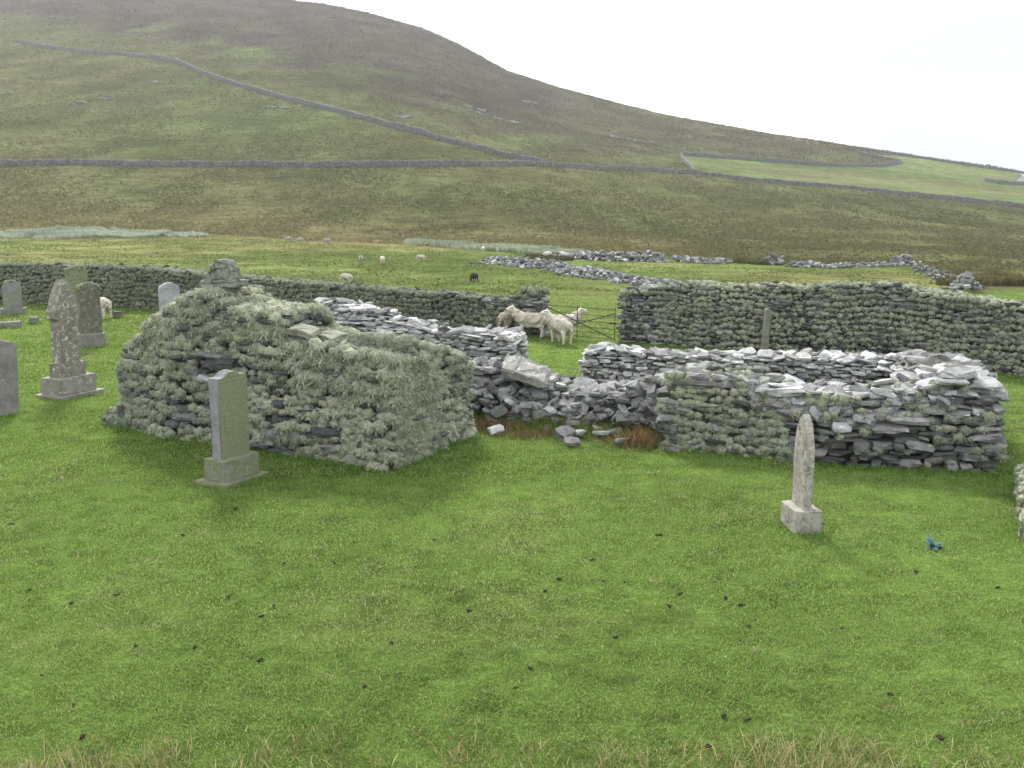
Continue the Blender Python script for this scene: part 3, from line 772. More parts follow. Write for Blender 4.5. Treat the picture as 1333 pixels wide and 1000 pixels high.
put('latch', tube([(GL - 0.15, -0.02, 0.46), (GL + 0.03, -0.02, 0.46)], 0.02), M_RUST, gt)

# wooden post
M_WOOD = mat_simple('weathered_wood', (0.15, 0.15, 0.12), 0.95, 0.35, 9)
pp = gp(994, 468)
po = hewn('wooden_post', [(-0.065, -0.2), (0.065, -0.2), (0.06, 1.02), (0.0, 1.06), (-0.06, 1.03)], 0.12, M_WOOD, None, (pp[0], pp[1], gz(pp[0], pp[1])), 0.2, 5, 0.012, 0.004, (0, R(2.5)))
tag(po, 'grey weathered wooden post standing in front of the right churchyard wall', 'post')

# ------------------------------------------------------------------ gravestones
GA = R(61)
def grave(px, py, rz, parts, label, name='gravestone', lean=(0, 0), z=None):
    p = gp(px, py); e = empty(name, (p[0], p[1], gz(p[0], p[1])), rz); tag(e, label, 'gravestone')
    for i, (nm, pts, th, mat, ln) in enumerate(parts):
        hewn(nm, pts, th, mat, e, (0, 0, 0), 0, abs(int(px)) + i, 0.012, 0.0028, ln)
    return e
def arc(cx, cz, rx, rz_, a0, a1, n): return [(cx + rx * math.cos(R(a0 + (a1 - a0) * i / n)), cz + rz_ * math.sin(R(a0 + (a1 - a0) * i / n))) for i in range(n + 1)]
Z0 = (0, 0)
MG1 = mat_grave('mossy_grey_granite', (0.24, 0.25, 0.26), (0.145, 0.158, 0.085), 0.95, 0.05, 0.0, facemoss=('Y', -1))
MG1b = mat_grave('mossy_plinth', (0.24, 0.25, 0.25), (0.14, 0.152, 0.08), 0.62, 0.15, 0.05)
grave(303, 624, GA, [
    ('foot', boxpts(0.74, -0.05, 0.045), 0.50, MG1b, Z0),
    ('plinth', boxpts(0.58, 0.04, 0.30), 0.34, MG1b, Z0),
    ('slab', [(-0.24, 0.29), (0.24, 0.29), (0.24, 1.27), (0.15, 1.275)] + arc(0, 1.25, 0.13, 0.085, 25, 155, 6) + [(-0.15, 1.275), (-0.24, 1.27)], 0.15, MG1, Z0)],
    'mossy grey gravestone with a raised rounded centre in front of the ruined gable')
MG2 = mat_grave('pale_weathered_stone', (0.40, 0.38, 0.335), (0.12, 0.115, 0.08), 0.28, 0.12, 0.45, 1.3, (0.12, 0.10, 0.075))
MG2b = mat_grave('pale_cement', (0.36, 0.345, 0.30), (0.11, 0.105, 0.08), 0.25, 0.15, 0.45, 1.0, (0.17, 0.135, 0.105))
e2 = grave(1041.5, 690, R(97), [
    ('plinth', boxpts(0.42, -0.05, 0.23), 0.27, MG2b, Z0),
    ('slab', [(-0.16, 0.22), (0.16, 0.22), (0.165, 0.85), (0.12, 1.02), (0.05, 1.14), (0, 1.19), (-0.05, 1.14), (-0.12, 1.02), (-0.165, 0.85)], 0.085, MG2, Z0)],
    'slender pale gravestone with a pointed top on a cement block, seen almost edge on')
MG3 = mat_grave('lichen_spotted_sandstone', (0.20, 0.182, 0.162), (0.18, 0.20, 0.13), 0.30, 0.55, 0.3, 1.1, (0.13, 0.095, 0.075))
MG3b = mat_grave('lichen_spotted_base', (0.26, 0.245, 0.22), (0.17, 0.19, 0.12), 0.25, 0.45, 0.2)
e3 = grave(91, 514, R(64), [
    ('foot', boxpts(0.92, -0.05, 0.05), 0.66, MG3b, Z0),
    ('plinth', boxpts(0.76, 0.045, 0.33), 0.46, MG3b, Z0),
    ('neck', boxpts(0.50, 0.32, 0.56), 0.30, MG3, Z0),
    ('slab', [(-0.195, 0.55), (0.195, 0.55), (0.195, 1.28), (0.255, 1.33), (0.265, 1.44), (0.22, 1.52), (0.195, 1.62), (0.135, 1.75), (0.075, 1.87), (0.0, 1.97), (-0.075, 1.87), (-0.135, 1.75), (-0.195, 1.62), (-0.22, 1.52), (-0.265, 1.44), (-0.255, 1.33), (-0.195, 1.28)], 0.22, MG3, Z0)],
    'tall ornate gravestone with a trefoil top spotted with white lichen on a stepped base')
MG4 = mat_grave('lichen_capped_slate', (0.125, 0.12, 0.105), (0.17, 0.19, 0.11), 0.3, 0.12, 0.2)
MG5b = mat_grave('grey_plinth', (0.20, 0.20, 0.185), (0.15, 0.16, 0.1), 0.3, 0.3, 0.1)
def rnd(w, z0, z1, rise, n=8, sh=0.0):
    return [(-w / 2, z0), (w / 2, z0), (w / 2, z1)] + arc(0, z1, w / 2 - sh, rise, 0, 180, n) + [(-w / 2, z1)]
def cap_lichen(e, w, zt, th, n, rad, seed, colr=LIC2):
    r = np.random.default_rng(seed); a = Acc()
    x = r.uniform(-w / 2, w / 2, n); P3 = np.column_stack([x, r.uniform(-th / 2, th / 2, n), zt(x) + r.uniform(-0.10, 0.0, n) * r.uniform(0, 1.6, n)])
    a.add(CL_FART[1][0], CL_FART[1][1], rotz(r.uniform(0, 6, n)) * r.uniform(rad * .7, rad * 1.2, n)[:, None, None], P3, np.tile(colr * 1.1, (n, 1)))
    a.build('lichen', M_LICHEN, e, True)
e5 = grave(120, 450, R(40), [('plinth', boxpts(0.52, -0.05, 0.30), 0.36, MG5b, Z0), ('slab', rnd(0.46, 0.29, 1.28, 0.15), 0.14, MG4, Z0)],
      'dark rounded gravestone with a lichen cap on a pale plinth, nearest behind the spotted stone')
cap_lichen(e5, 0.46, lambda x: 1.28 + 0.15 * np.sqrt(np.maximum(0, 1 - (x / 0.25) ** 2)), 0.16, 34, 0.055, 61)
e4 = grave(105, 436, R(40), [('slab', rnd(0.50, -0.1, 1.50, 0.16), 0.13, mat_grave('mossy_slate', (0.15, 0.155, 0.125), (0.15, 0.17, 0.09), 0.6, 0.1, 0.1), Z0)],
      'taller green rounded gravestone against the churchyard wall, half hidden by others')
cap_lichen(e4, 0.50, lambda x: 1.50 + 0.16 * np.sqrt(np.maximum(0, 1 - (x / 0.27) ** 2)), 0.14, 26, 0.05, 62)
e6 = grave(18, 408, R(25), [('plinth', boxpts(0.66, -0.05, 0.17), 0.34, MG5b, Z0),
     ('slab', [(-0.25, 0.16), (0.25, 0.16), (0.25, 0.78)] + arc(0.0, 0.80, 0.20, 0.17, 10, 170, 6) + [(-0.25, 0.78)], 0.13, mat_grave('blue_grey_slate', (0.21, 0.215, 0.22), (0.17, 0.19, 0.11), 0.35, 0.25, 0.1), Z0)],
      'grey rounded gravestone on a plinth near the corner of the churchyard wall')
cap_lichen(e6, 0.46, lambda x: 0.80 + 0.15 * np.sqrt(np.maximum(0, 1 - (x / 0.25) ** 2)), 0.14, 14, 0.05, 63)
grave(223, 432, R(33), [('plinth', boxpts(0.60, -0.05, 0.2), 0.34, MG5b, Z0),
     ('slab', [(-0.245, 0.19), (0.245, 0.19), (0.245, 1.08), (0.22, 1.11), (0.06, 1.20), (-0.06, 1.20), (-0.22, 1.11), (-0.245, 1.08)], 0.15, mat_grave('smooth_grey_granite', (0.33, 0.345, 0.36), (0.2, 0.2, 0.15), 0.0, 0.05, 0.0), Z0)],
     'smooth light grey gravestone with a shouldered top standing behind the gable')
grave(-4, 543, R(38), [('slab', rnd(0.62, -0.1, 1.07, 0.09), 0.13, mat_grave('rust_stained_sandstone', (0.215, 0.205, 0.195), (0.16, 0.15, 0.1), 0.15, 0.2, 0.38, 0.8, (0.20, 0.115, 0.05)), (R(-3), R(3)))],
      'brown rust stained headstone cut off by the left edge of the photo')
lg = grave(8, 427, R(12), [('slab', [(-0.42, -0.05), (0.36, -0.05), (0.36, 0.17), (-0.42, 0.13)], 0.25, MG5b, Z0)], 'low flat grey grave marker lying in the grass at the left edge', 'grave_marker')
grave(44.5, 421, R(10), [('block', [(-0.11, -0.05), (0.11, -0.05), (0.10, 0.17), (-0.11, 0.18)], 0.2, MG5b, Z0)], 'small square grave marker between the low flat marker and the spotted stone', 'grave_marker')
grave(153, 414, R(15), [('block', [(-0.11, -0.05), (0.11, -0.05), (0.115, 0.18), (-0.10, 0.20)], 0.16, MG4, Z0)], 'small dark block marker beside the sheep near the churchyard wall', 'grave_marker')
# grave with kerb at the right edge
kp0 = gp(1343, 702); kp1 = gp(1338, 632)
ke = empty('kerbed_grave', (kp0[0], kp0[1], gz(kp0[0], kp0[1])), math.atan2(kp1[1] - kp0[1], kp1[0] - kp0[0])); tag(ke, 'lichen covered grave kerb with headstone at the right edge of the photo', 'grave')
KL = float(np.hypot(*(kp1 - kp0)[:2]))
MK = mat_grave('lichen_kerb', (0.27, 0.27, 0.25), (0.17, 0.19, 0.12), 0.6, 0.4, 0.1)
hewn('kerb', [(0.42, -0.05), (KL, -0.05), (KL, 0.3), (0.42, 0.27)], 0.22, MK, ke, (0, -0.02, 0), 0, 7, 0.03, 0.012)
hewn('corner_post', [(-0.1, -0.05), (0.4, -0.05), (0.4, 0.20), (-0.08, 0.22)], 0.26, MK, ke, (0, -0.02, 0), 0, 8, 0.03, 0.012)
hewn('headstone', rnd(0.55, 0.0, 1.0, 0.12), 0.13, MG5b, ke, (KL - 0.25, -0.36, 0), PI / 2, 9, 0.012, 0.004)
hewn('kerb', [(0.0, -0.05), (KL, -0.05), (KL, 0.24), (0.0, 0.24)], 0.2, MK, ke, (0, -0.95, 0), 0, 17, 0.03, 0.012)
r = np.random.default_rng(71); a = Acc(); n = 70
P3 = np.column_stack([r.uniform(0.4, KL, n), 0.09 + r.normal(0, 0.02, n), r.uniform(0.04, 0.3, n)])
a.add(CL_NEAR[0][0], CL_NEAR[0][1], rotz(r.normal(0, 0.2, n)) * r.uniform(0.03, 0.06, n)[:, None, None], P3, LIC[None] * r.uniform(0.8, 1.2, (n, 1)))
P3 = np.column_stack([r.uniform(0.42, KL, n), -0.02 + r.normal(0, 0.06, n), np.full(n, 0.29)])
a.add(CL_TOP[0][0], CL_TOP[0][1], rotz(r.uniform(0, 6, n)) * r.uniform(0.03, 0.06, n)[:, None, None], P3, LIC[None] * r.uniform(0.8, 1.2, (n, 1)))
a.build('lichen', M_LICHEN, ke, True)

# ------------------------------------------------------------------ loose stones on the grass
LS = [(609, 571, 0.27), (630, 553, 0.16), (646, 570, 0.22), (736, 575, 0.27), (752, 574, 0.21), (745, 585, 0.21), (784, 574, 0.24), (800, 573, 0.22), (809, 583, 0.18), (826, 560, 0.24), (771, 560, 0.20), (683, 556, 0.18), (908, 589, 0.18)]
r = np.random.default_rng(81)
for i, (px, py, sz) in enumerate(LS):
    p = gp(px, py); tm = STONES[i % len(STONES)]
    d = np.array([sz, sz * r.uniform(.5, .8), sz * r.uniform(.22, .4)])
    V = (tm[0] * d) @ (rotx(np.array(r.uniform(-.3, .5))) @ roty(np.array(r.uniform(-.3, .3)))).T
    o = tris('loose_stone', V, tm[1], np.tile(np.clip(tone(r, 1, 0.6), 0.13, 0.27), (len(V), 1)), M_STONE)
    o.location = (p[0], p[1], gz(p[0], p[1]) + d[2] * 0.4 + 0.05); o.rotation_euler = (0, 0, r.uniform(-1, 1))
    tag(o, 'flat grey stone fallen into the grass below the collapsed wall', 'stone', 'stones fallen below the collapsed wall')
# lichen scraps fallen below the walls
scr = [(330, 605), (345, 612), (352, 608), (395, 605), (410, 604), (430, 615), (364, 575), (420, 603), (398, 617), (1265, 628), (1280, 632), (1250, 630), (995, 602), (560, 610), (508, 618)]

# ------------------------------------------------------------------ rubble walls in the field
M_RUB = mat_stone('field_stone', 0.75)
def rubble(pts, width, hgt, n, sz, label, seed, pale=0.45, name='rubble_wall'):
    r = np.random.default_rng(seed); P = Path([hit(*p) for p in pts]); a = Acc()
    s = r.uniform(0, P.L, n); Q, t, nn = P.at(s); o = r.normal(0, width, n)
    xy = Q + nn * o[:, None]
    dens = 0.35 + 0.9 * fbm(s * 0.25, s * 0 + seed, seed, 2)
    h = hgt * dens * np.exp(-(o / width) ** 2 * 0.7) * r.uniform(0, 1, n)
    q = r.uniform(sz[0], sz[1], n)
    M = rotz(r.uniform(0, 6.28, n)) @ rotx(r.normal(0, 0.3, n)) @ roty(r.normal(0, 0.3, n)) * np.stack([q, q * r.uniform(.5, .9, n), q * r.uniform(.25, .6, n)], -1)[:, None, :]
    P3 = np.column_stack([xy, terrain(xy[:, 0], xy[:, 1]) + h + 0.05]); C = tone(r, n, pale)
    w = r.integers(0, len(STONES), n)
    for k in range(len(STONES)): m = w == k; a.add(STONES[k][0], STONES[k][1], M[m], P3[m], C[m])
    ob = a.build(name, M_RUB); tag(ob, label, 'rubble wall'); return ob
rubble([(634, 343), (665, 345), (715, 349), (765, 359), (810, 365), (850, 370), (880, 376)], 0.7, 0.55, 1300, (0.14, 0.42), 'tumbled line of pale stones crossing the green field just beyond the gate', 301)
rubble([(727, 336), (770, 338), (820, 340), (865, 341)], 0.6, 0.7, 700, (0.16, 0.45), 'tumbled far stone dyke at the edge of the rough moor, above the nearer rubble line', 302)
rubble([(878, 340), (915, 342), (948, 344)], 0.5, 0.45, 300, (0.16, 0.42), 'short tumbled length of dyke right of the longer far rubble', 303)
rubble([(1000, 344), (1018, 345)], 0.35, 0.8, 70, (0.2, 0.45), 'small isolated dark heap of stones at the field edge', 304, 0.2)
rubble([(1030, 348), (1062, 347)], 0.35, 0.5, 110, (0.16, 0.4), 'low stone heap between the dark heap and the long low rubble', 305)
rubble([(1063, 349), (1090, 348), (1120, 348), (1150, 347), (1170, 346)], 0.45, 0.3, 260, (0.14, 0.4), 'long low scatter of pale rubble along the far field edge', 306)
rubble([(1166, 345), (1185, 346)], 0.35, 0.9, 90, (0.2, 0.45), 'small square heap of stones left of the standing wall stub', 307)
rubble([(1196, 352), (1212, 358), (1228, 366), (1245, 374), (1262, 382)], 0.26, 0.7, 480, (0.14, 0.34), 'standing stub of broken field wall running down behind the right churchyard wall', 308, 0.3)

# ------------------------------------------------------------------ dykes on the hill
M_DYKE = mat_simple('dark_dyke_stone', (0.095, 0.097, 0.095), 0.95, 0.5, 1.6, 0.8, 0.1)
def dyke(pts, h, th, label, seed, mat=M_DYKE):
    P = Path([hit(*p) for p in pts]); r = np.random.default_rng(seed)
    m = int(P.L / 0.8) + 2; S = np.linspace(0, P.L, m); Q, t, nn = P.at(S)
    # smooth the line a little
    for _ in range(6): Q[1:-1] = (Q[:-2] + 2 * Q[1:-1] + Q[2:]) / 4
    hh = h * (0.9 + 0.25 * (vn(S * 0.35, S * 0, seed) - 0.5)) + r.normal(0, 0.05, m)
    zb = terrain(Q[:, 0], Q[:, 1])
    V = []
    for o, zz in ((-1.1, -0.5), (-0.8, hh * 0.95), (-0.3, hh * 1.05), (0.4, hh * 1.03), (0.85, hh * 0.9), (1.1, -0.5)):
        xy = Q + nn * (o * th / 2 + r.normal(0, 0.03, m))[:, None]; V.append(np.column_stack([xy, zb + zz]))
    V = np.stack(V, 1); T = []
    for i in range(m - 1):
        for j in range(5): T.append((i * 6 + j, i * 6 + j + 1, (i + 1) * 6 + j + 1, (i + 1) * 6 + j))
    o = tris('stone_dyke', V.reshape(-1, 3), np.array(T), None, mat); tag(o, label, 'dyke'); return o
dyke(W1, 1.15, 0.7, 'long dark stone dyke crossing level along the foot of the hill', 1)
dyke(W2, 1.5, 0.8, 'dark stone dyke climbing diagonally up the hillside to the upper left', 2)
dyke(W3, 1.1, 0.7, 'lower stone dyke bounding the bright green hill field on the right', 3)
dyke(W4, 1.3, 0.7, 'upper stone dyke bounding the bright green hill field', 4)
dyke(W4b, 1.2, 0.7, 'short steep stone dyke at the left end of the green hill field', 5)
dyke([(1100, 192), (1150, 199.5), (1200, 207), (1260, 216), (1300, 221.5), (1345, 228)], 1.0, 0.7, 'thin stone dyke along the skyline at the far right', 6)
dyke([(1283, 236), (1300, 240), (1320, 241), (1350, 243)], 1.4, 0.8, 'short dark dyke in front of the small pale house at the right edge', 7)
# tiny house and ruin on the right
M_HW = mat_simple('pale_render', (0.45, 0.46, 0.47), 0.9, 0.15, 1.0); M_HR = mat_simple('slate_roof', (0.30, 0.33, 0.37), 0.7, 0.2, 1.0)
hp = hit(1338, 238); he = empty('farmhouse', hp, R(15)); tag(he, 'small pale farmhouse on the slope at the right edge', 'house')
def boxmesh(x0, x1, y0, y1, z0, z1):
    bm = bmesh.new(); bmesh.ops.create_cube(bm, size=1, matrix=Matrix.Translation(((x0 + x1) / 2, (y0 + y1) / 2, (z0 + z1) / 2)) @ Matrix.Diagonal((x1 - x0, y1 - y0, z1 - z0, 1)))
    bmesh.ops.bevel(bm, geom=bm.edges[:], offset=0.03, segments=1, affect='EDGES')
    me = bpy.data.meshes.new('box'); bm.to_mesh(me); bm.free(); return me
def gablehouse(w, d, h, rh):
    bm = bmesh.new(); q = [bm.verts.new(v) for v in ((-w, -d, -1), (w, -d, -1), (w, -d, h), (-w, -d, h), (-w, d, -1), (w, d, -1), (w, d, h), (-w, d, h), (-w, 0, h + rh), (w, 0, h + rh))]
    for f in ((0, 1, 2, 3), (5, 4, 7, 6), (1, 5, 6, 9, 2), (4, 0, 3, 8, 7)): bm.faces.new([q[i] for i in f])
    me = bpy.data.meshes.new('walls'); bm.to_mesh(me); bm.free()
    bm = bmesh.new(); e = 0.35
    for sg in (-1, 1):
        for lift in (0.02,):
            a = [(-w - e, sg * (d + e), h - e * rh / d + lift), (w + e, sg * (d + e), h - e * rh / d + lift), (w + e, 0, h + rh + lift), (-w - e, 0, h + rh + lift)]
            lo = [bm.verts.new(v) for v in a]; hi = [bm.verts.new((v[0], v[1], v[2] + 0.18)) for v in a]
            bm.faces.new(lo); bm.faces.new(hi)
            for i in range(4): bm.faces.new((lo[i], lo[(i + 1) % 4], hi[(i + 1) % 4], hi[i]))
    bmesh.ops.recalc_face_normals(bm, faces=bm.faces[:])
    m2 = bpy.data.meshes.new('roof'); bm.to_mesh(m2); bm.free(); return me, m2
wm, rm = gablehouse(3.0, 2.0, 1.5, 1.2)
put('wall', wm, M_HW, he); rf = put('roof', rm, M_HR, he); put('chimney', boxmesh(2.2, 2.8, -0.3, 0.3, 2.4, 3.4), M_HW, rf)
for x in (-1.6, 1.4): put('window', boxmesh(x - 0.35, x + 0.35, -2.03, -1.95, 0.4, 1.2), mat_simple('dark_pane', (0.03, 0.035, 0.04), 0.3, 0.1), he)
hp = hit(1291, 220); hb = empty('hut_ruin', hp, R(10)); tag(hb, 'tiny roofless stone hut on the right skyline beside the dyke', 'hut')
put('wall', boxmesh(-1.6, 1.6, -1.2, -0.7, -0.5, 1.1), M_DYKE, hb); put('wall', boxmesh(-1.6, -1.1, -0.7, 1.5, -0.5, 1.7), M_DYKE, hb); put('wall', boxmesh(1.1, 1.6, -0.7, 1.5, -0.5, 0.9), M_DYKE, hb)
# outcrops
M_ROCK = mat_stone('outcrop_rock', 0.5)
for i, (px, py, w, n, lab) in enumerate([
    (108, 133, 5, 26, 'grey rock outcrop on the left hillside, lower left of a pair'), (143, 127, 5, 26, 'grey rock outcrop on the left hillside, right of a pair'),
    (200, 108, 3, 10, 'small white rock below the upper dyke on the left slope'), (362, 140, 8, 26, 'scattered pale rocks just below the climbing dyke'),
    (525, 152, 6, 26, 'pale outcrop just above the climbing dyke'), (618, 142, 8, 22, 'upper scatter of grey rocks on the middle slope'),
    (648, 156, 12, 50, 'broad band of grey rocks on the middle slope'), (690, 134, 8, 24, 'grey rocks on the slope below the skyline'),
    (820, 182, 12, 44, 'long dark outcrop on the right slope above the green field'), (895, 178, 6, 22, 'small dark outcrop below the right skyline')]):
    r = np.random.default_rng(500 + i); c = hit(px, py); a = Acc()
    n = int(n * 1.6); x = c[0] + np.cumsum(r.uniform(0.1, 0.75, n)) * (w * 0.045) ; x -= x.mean() - c[0]; y = c[1] + np.cumsum(r.normal(0, 0.25, n)) + r.normal(0, 0.4, n); q = r.uniform(0.4, 1.4, n)
    M = rotz(r.uniform(0, 6, n)) @ rotx(r.normal(0, .25, n)) * np.stack([q * 1.3, q, q * r.uniform(.3, .6, n)], -1)[:, None, :]
    a.add(*STONES[i % 14], M, np.column_stack([x, y, terrain(x, y) + 0.1 * q]), tone(r, n, 0.25))
    ob = a.build('rock_outcrop', M_ROCK); tag(ob, lab, 'rocks')

# ------------------------------------------------------------------ sheep
M_WOOL = {}
for k, c in (('cream', (0.42, 0.385, 0.325)), ('white', (0.50, 0.48, 0.43)), ('tan', (0.29, 0.25, 0.195)), ('grey', (0.26, 0.25, 0.23)), ('black', (0.03, 0.028, 0.026))):
    M_WOOL[k] = mat_simple('wool_' + k, c, 1.0, 0.30, 14, 1.0, 0.03, 0.0)
M_FACE = {k: mat_simple('face_' + k, c, 0.95, 0.15, 20, 0.2) for k, c in (('pale', (0.48, 0.445, 0.395)), ('black', (0.02, 0.02, 0.02)), ('grey', (0.28, 0.25, 0.22)))}
M_EYE = mat_simple('dark_eye', (0.01, 0.01, 0.01), 0.3, 0.1)
def skin(name, nodes, edges, sub=2, noise=0.0, seed=0):
    me = bpy.data.meshes.new(name); me.from_pydata([n[0] for n in nodes], edges, [])
    o = bpy.data.objects.new(name + '_tmp', me); COL.objects.link(o)
    md = o.modifiers.new('s', 'SKIN'); md.use_smooth_shade = True; md.branch_smoothing = 0.5
    for i, n in enumerate(nodes):
        rr = n[1] if isinstance(n[1], tuple) else (n[1], n[1])
        me.skin_vertices[0].data[i].radius = rr
        me.skin_vertices[0].data[i].use_root = (i == 0)
    sb = o.modifiers.new('b', 'SUBSURF'); sb.levels = sub; sb.render_levels = sub
    dg = bpy.context.evaluated_depsgraph_get()
    ev = o.evaluated_get(dg); out = bpy.data.meshes.new_from_object(ev); out.name = name
    bpy.data.objects.remove(o); bpy.data.meshes.remove(me)
    if noise:
        r = np.random.default_rng(seed); co = np.empty(len(out.vertices) * 3, np.float32); out.vertices.foreach_get('co', co); co = co.reshape(-1, 3)
        nv = np.array([v.normal[:] for v in out.vertices])
        d = vn(co[:, 0] * 16 + co[:, 2] * 9, co[:, 1] * 16 + co[:, 2] * 11, seed) - 0.5
        co = co + nv * (d * noise)[:, None]; out.vertices.foreach_set('co', co.astype(np.float32).ravel())
    for p in out.polygons: p.use_smooth = True
    out.update(); return out
def sheep_mesh(head='up', yaw=0.0, seed=0):
    """facing +X; yaw turns neck and head"""
    def hd(p):
        b = np.array([0.25, 0, 0.45]); v = np.array(p) - b; c, s = math.cos(yaw), math.sin(yaw)
        return tuple(b + np.array([c * v[0] - s * v[1], s * v[0] + c * v[1], v[2]]))
    if head == 'up': nk = [(.33, 0, .55), (.385, 0, .635), (.425, 0, .70), (.505, 0, .675), (.57, 0, .64)]
    elif head == 'level': nk = [(.34, 0, .52), (.42, 0, .57), (.49, 0, .60), (.555, 0, .56), (.61, 0, .51)]
    else: nk = [(.34, 0, .40), (.41, 0, .31), (.455, 0, .23), (.49, 0, .15), (.515, 0, .075)]
    nk = [hd(p) for p in nk]
    hv = Vector(nk[3]) - Vector(nk[2]); hv.normalize()
    sd = Vector((-math.sin(yaw), math.cos(yaw), 0)); upv = sd.cross(hv) * -1
    if upv.z < 0 and head != 'down': upv = -upv
    hc = Vector(nk[2])
    def ear(s): return [tuple(hc + sd * s * 0.05 - hv * 0.02 + upv * .02), tuple(hc + sd * s * 0.10 - hv * 0.03 + upv * .03), tuple(hc + sd * s * 0.15 - hv * 0.02 + upv * .02)]
    nodes = [((-.26, 0, .43), (.13, .13)), ((-.05, 0, .43), (.14, .14)), ((.19, 0, .43), (.12, .13)),
             (nk[0], .095), (nk[1], .085), (nk[2], (.078, .080)), (nk[3], (.060, .060)), (nk[4], (.046, .044))]
    edges = [(0, 1), (1, 2), (2, 3), (3, 4), (4, 5), (5, 6), (6, 7)]
    for s in (-1, 1):
        i = len(nodes)
        nodes += [((.17, .085 * s, .32), .06), ((.18, .09 * s, .18), .032), ((.17, .09 * s, .09), .024), ((.185, .09 * s, .015), .028)]
        edges += [(2, i), (i, i + 1), (i + 1, i + 2), (i + 2, i + 3)]
        i = len(nodes)
        nodes += [((-.25, .09 * s, .32), .075), ((-.31, .095 * s, .20), .036), ((-.295, .095 * s, .10), .025), ((-.275, .095 * s, .015), .029)]
        edges += [(0, i), (i, i + 1), (i + 1, i + 2), (i + 2, i + 3)]
        i = len(nodes); e = ear(s)
        nodes += [(e[0], (.016, .022)), (e[1], (.012, .030)), (e[2], (.006, .010))]
        edges += [(5, i), (i, i + 1), (i + 1, i + 2)]
    body = skin('body', nodes, edges, 1)
    fl = [((-.26, 0, .42), (.19, .20)), ((-.37, 0, .42), (.13, .15)), ((-.10, 0, .415), (.215, .215)), ((.07, 0, .415), (.205, .21)), ((.20, 0, .43), (.165, .18)),
          (tuple(Vector(nk[0]) * .8 + Vector((.22, 0, .44)) * .2), .135), (tuple(Vector(nk[1]) * 0.8 + Vector(nk[0]) * .2), .115)]
    fe = [(0, 1), (0, 2), (2, 3), (3, 4), (4, 5), (5, 6)]
    i = len(fl); fl += [((-.45, 0, .40), .05), ((-.47, 0, .29), .04)]; fe += [(1, i), (i, i + 1)]
    for s in (-1, 1):
        i = len(fl); fl += [((-.27, .085 * s, .30), (.095, .085)), ((-.295, .09 * s, .235), .055)]; fe += [(0, i), (i, i + 1)]
    fleece = skin('fleece', fl, fe, 3, 0.06, seed)
    eyes = [tuple(hc + sd * s * 0.056 + hv * 0.035 + upv * 0.018) for s in (-1, 1)]
    return body, fleece, eyes
_cache = {}
def sheep(px, py, rz, head, yaw, wool, face, label, Y=None, scale=1.0, group=None, detail=False):
    key = (head, round(yaw, 2))
    if key not in _cache: _cache[key] = sheep_mesh(head, yaw, 3 + len(_cache))
    bm_, fm, eyes = _cache[key]
    p = hit(px, py) if Y is None else np.array([ray(px, py)[0] / ray(px, py)[1] * Y, Y, 0])
    if Y is not None: p[2] = gz(p[0], p[1])
    b = bm_.copy(); b.materials.clear(); o = put('sheep', b, M_FACE[face])
    f = fm.copy(); f.materials.clear(); put('fleece', f, M_WOOL[wool], o)
    if detail:
        for q in eyes:
            bm = bmesh.new(); bmesh.ops.create_icosphere(bm, subdivisions=1, radius=0.012, matrix=Matrix.Translation(q)); me = bpy.data.meshes.new('eye'); bm.to_mesh(me); bm.free()
            put('eye', me, M_EYE, o)
    o.location = [float(v) for v in p]; o.rotation_euler = (0, 0, rz); o.scale = (scale,) * 3
    tag(o, label, 'sheep', group); return o
GS = 'sheep gathered at the gate'
sheep(662, 436, R(62), 'up', R(-50), 'tan', 'pale', 'tan sheep seen from behind, leftmost of the flock against the wall end', scale=1.0, group=GS, detail=True)
sheep(690, 440, R(165), 'up', R(18), 'cream', 'pale', 'cream sheep standing side on with raised head looking left, second in the gate flock', scale=1.02, group=GS, detail=True)
sheep(729, 448, R(120), 'up', R(55), 'cream', 'pale', 'cream sheep nearest the camera, rump towards the viewer with head turned left', scale=1.03, group=GS, detail=True)
sheep(736, 441, R(30), 'up', R(-25), 'cream', 'pale', 'sheep half hidden behind the nearest one, head turned right towards the gate', scale=0.97, group=GS, detail=True)
sheep(133, 415, R(140), 'down', 0, 'cream', 'pale', 'sheep grazing half hidden behind the dark gravestone inside the churchyard', scale=1.0)
GF = 'sheep grazing in the field beyond the wall'
sheep(376, 315, R(-10), 'down', 0, 'grey', 'grey', 'leftmost of three grey sheep grazing at the far field edge', group=GF)
sheep(391, 316.5, R(-20), 'down', 0, 'grey', 'grey', 'middle one of three grey sheep grazing at the far field edge', group=GF)
sheep(426, 317.5, R(-15), 'down', 0, 'grey', 'grey', 'rightmost of three grey sheep grazing at the far field edge', group=GF)
sheep(470, 343, R(-80), 'level', 0, 'cream', 'grey', 'white sheep facing the viewer in mid field, left of the round white one', group=GF)
sheep(498, 344, R(95), 'down', 0, 'white', 'pale', 'round white sheep seen from behind in the middle of the field', group=GF)
sheep(548, 340, R(170), 'down', 0, 'cream', 'pale', 'small cream sheep lying low in mid field, right of the round white one', scale=0.85, group=GF)
sheep(451, 372, R(150), 'down', 0, 'cream', 'pale', 'cream sheep just behind the churchyard wall, only its back showing', Y=63, group=GF)
sheep(617, 367, R(235), 'down', R(10), 'black', 'black', 'black sheep grazing alone beyond the churchyard wall', group=GF, scale=0.85)
sheep(629, 328, R(100), 'down', 0, 'white', 'pale', 'tiny white sheep in front of the rush bed', group=GF, scale=0.85)
sheep(713, 336, R(20), 'down', 0, 'white', 'pale', 'white sheep at the left end of the far rubble, leftmost of three', group=GF, scale=.9)
sheep(735, 337, R(170), 'level', 0, 'white', 'pale', 'white sheep beside the far rubble, middle of three', group=GF, scale=.9)
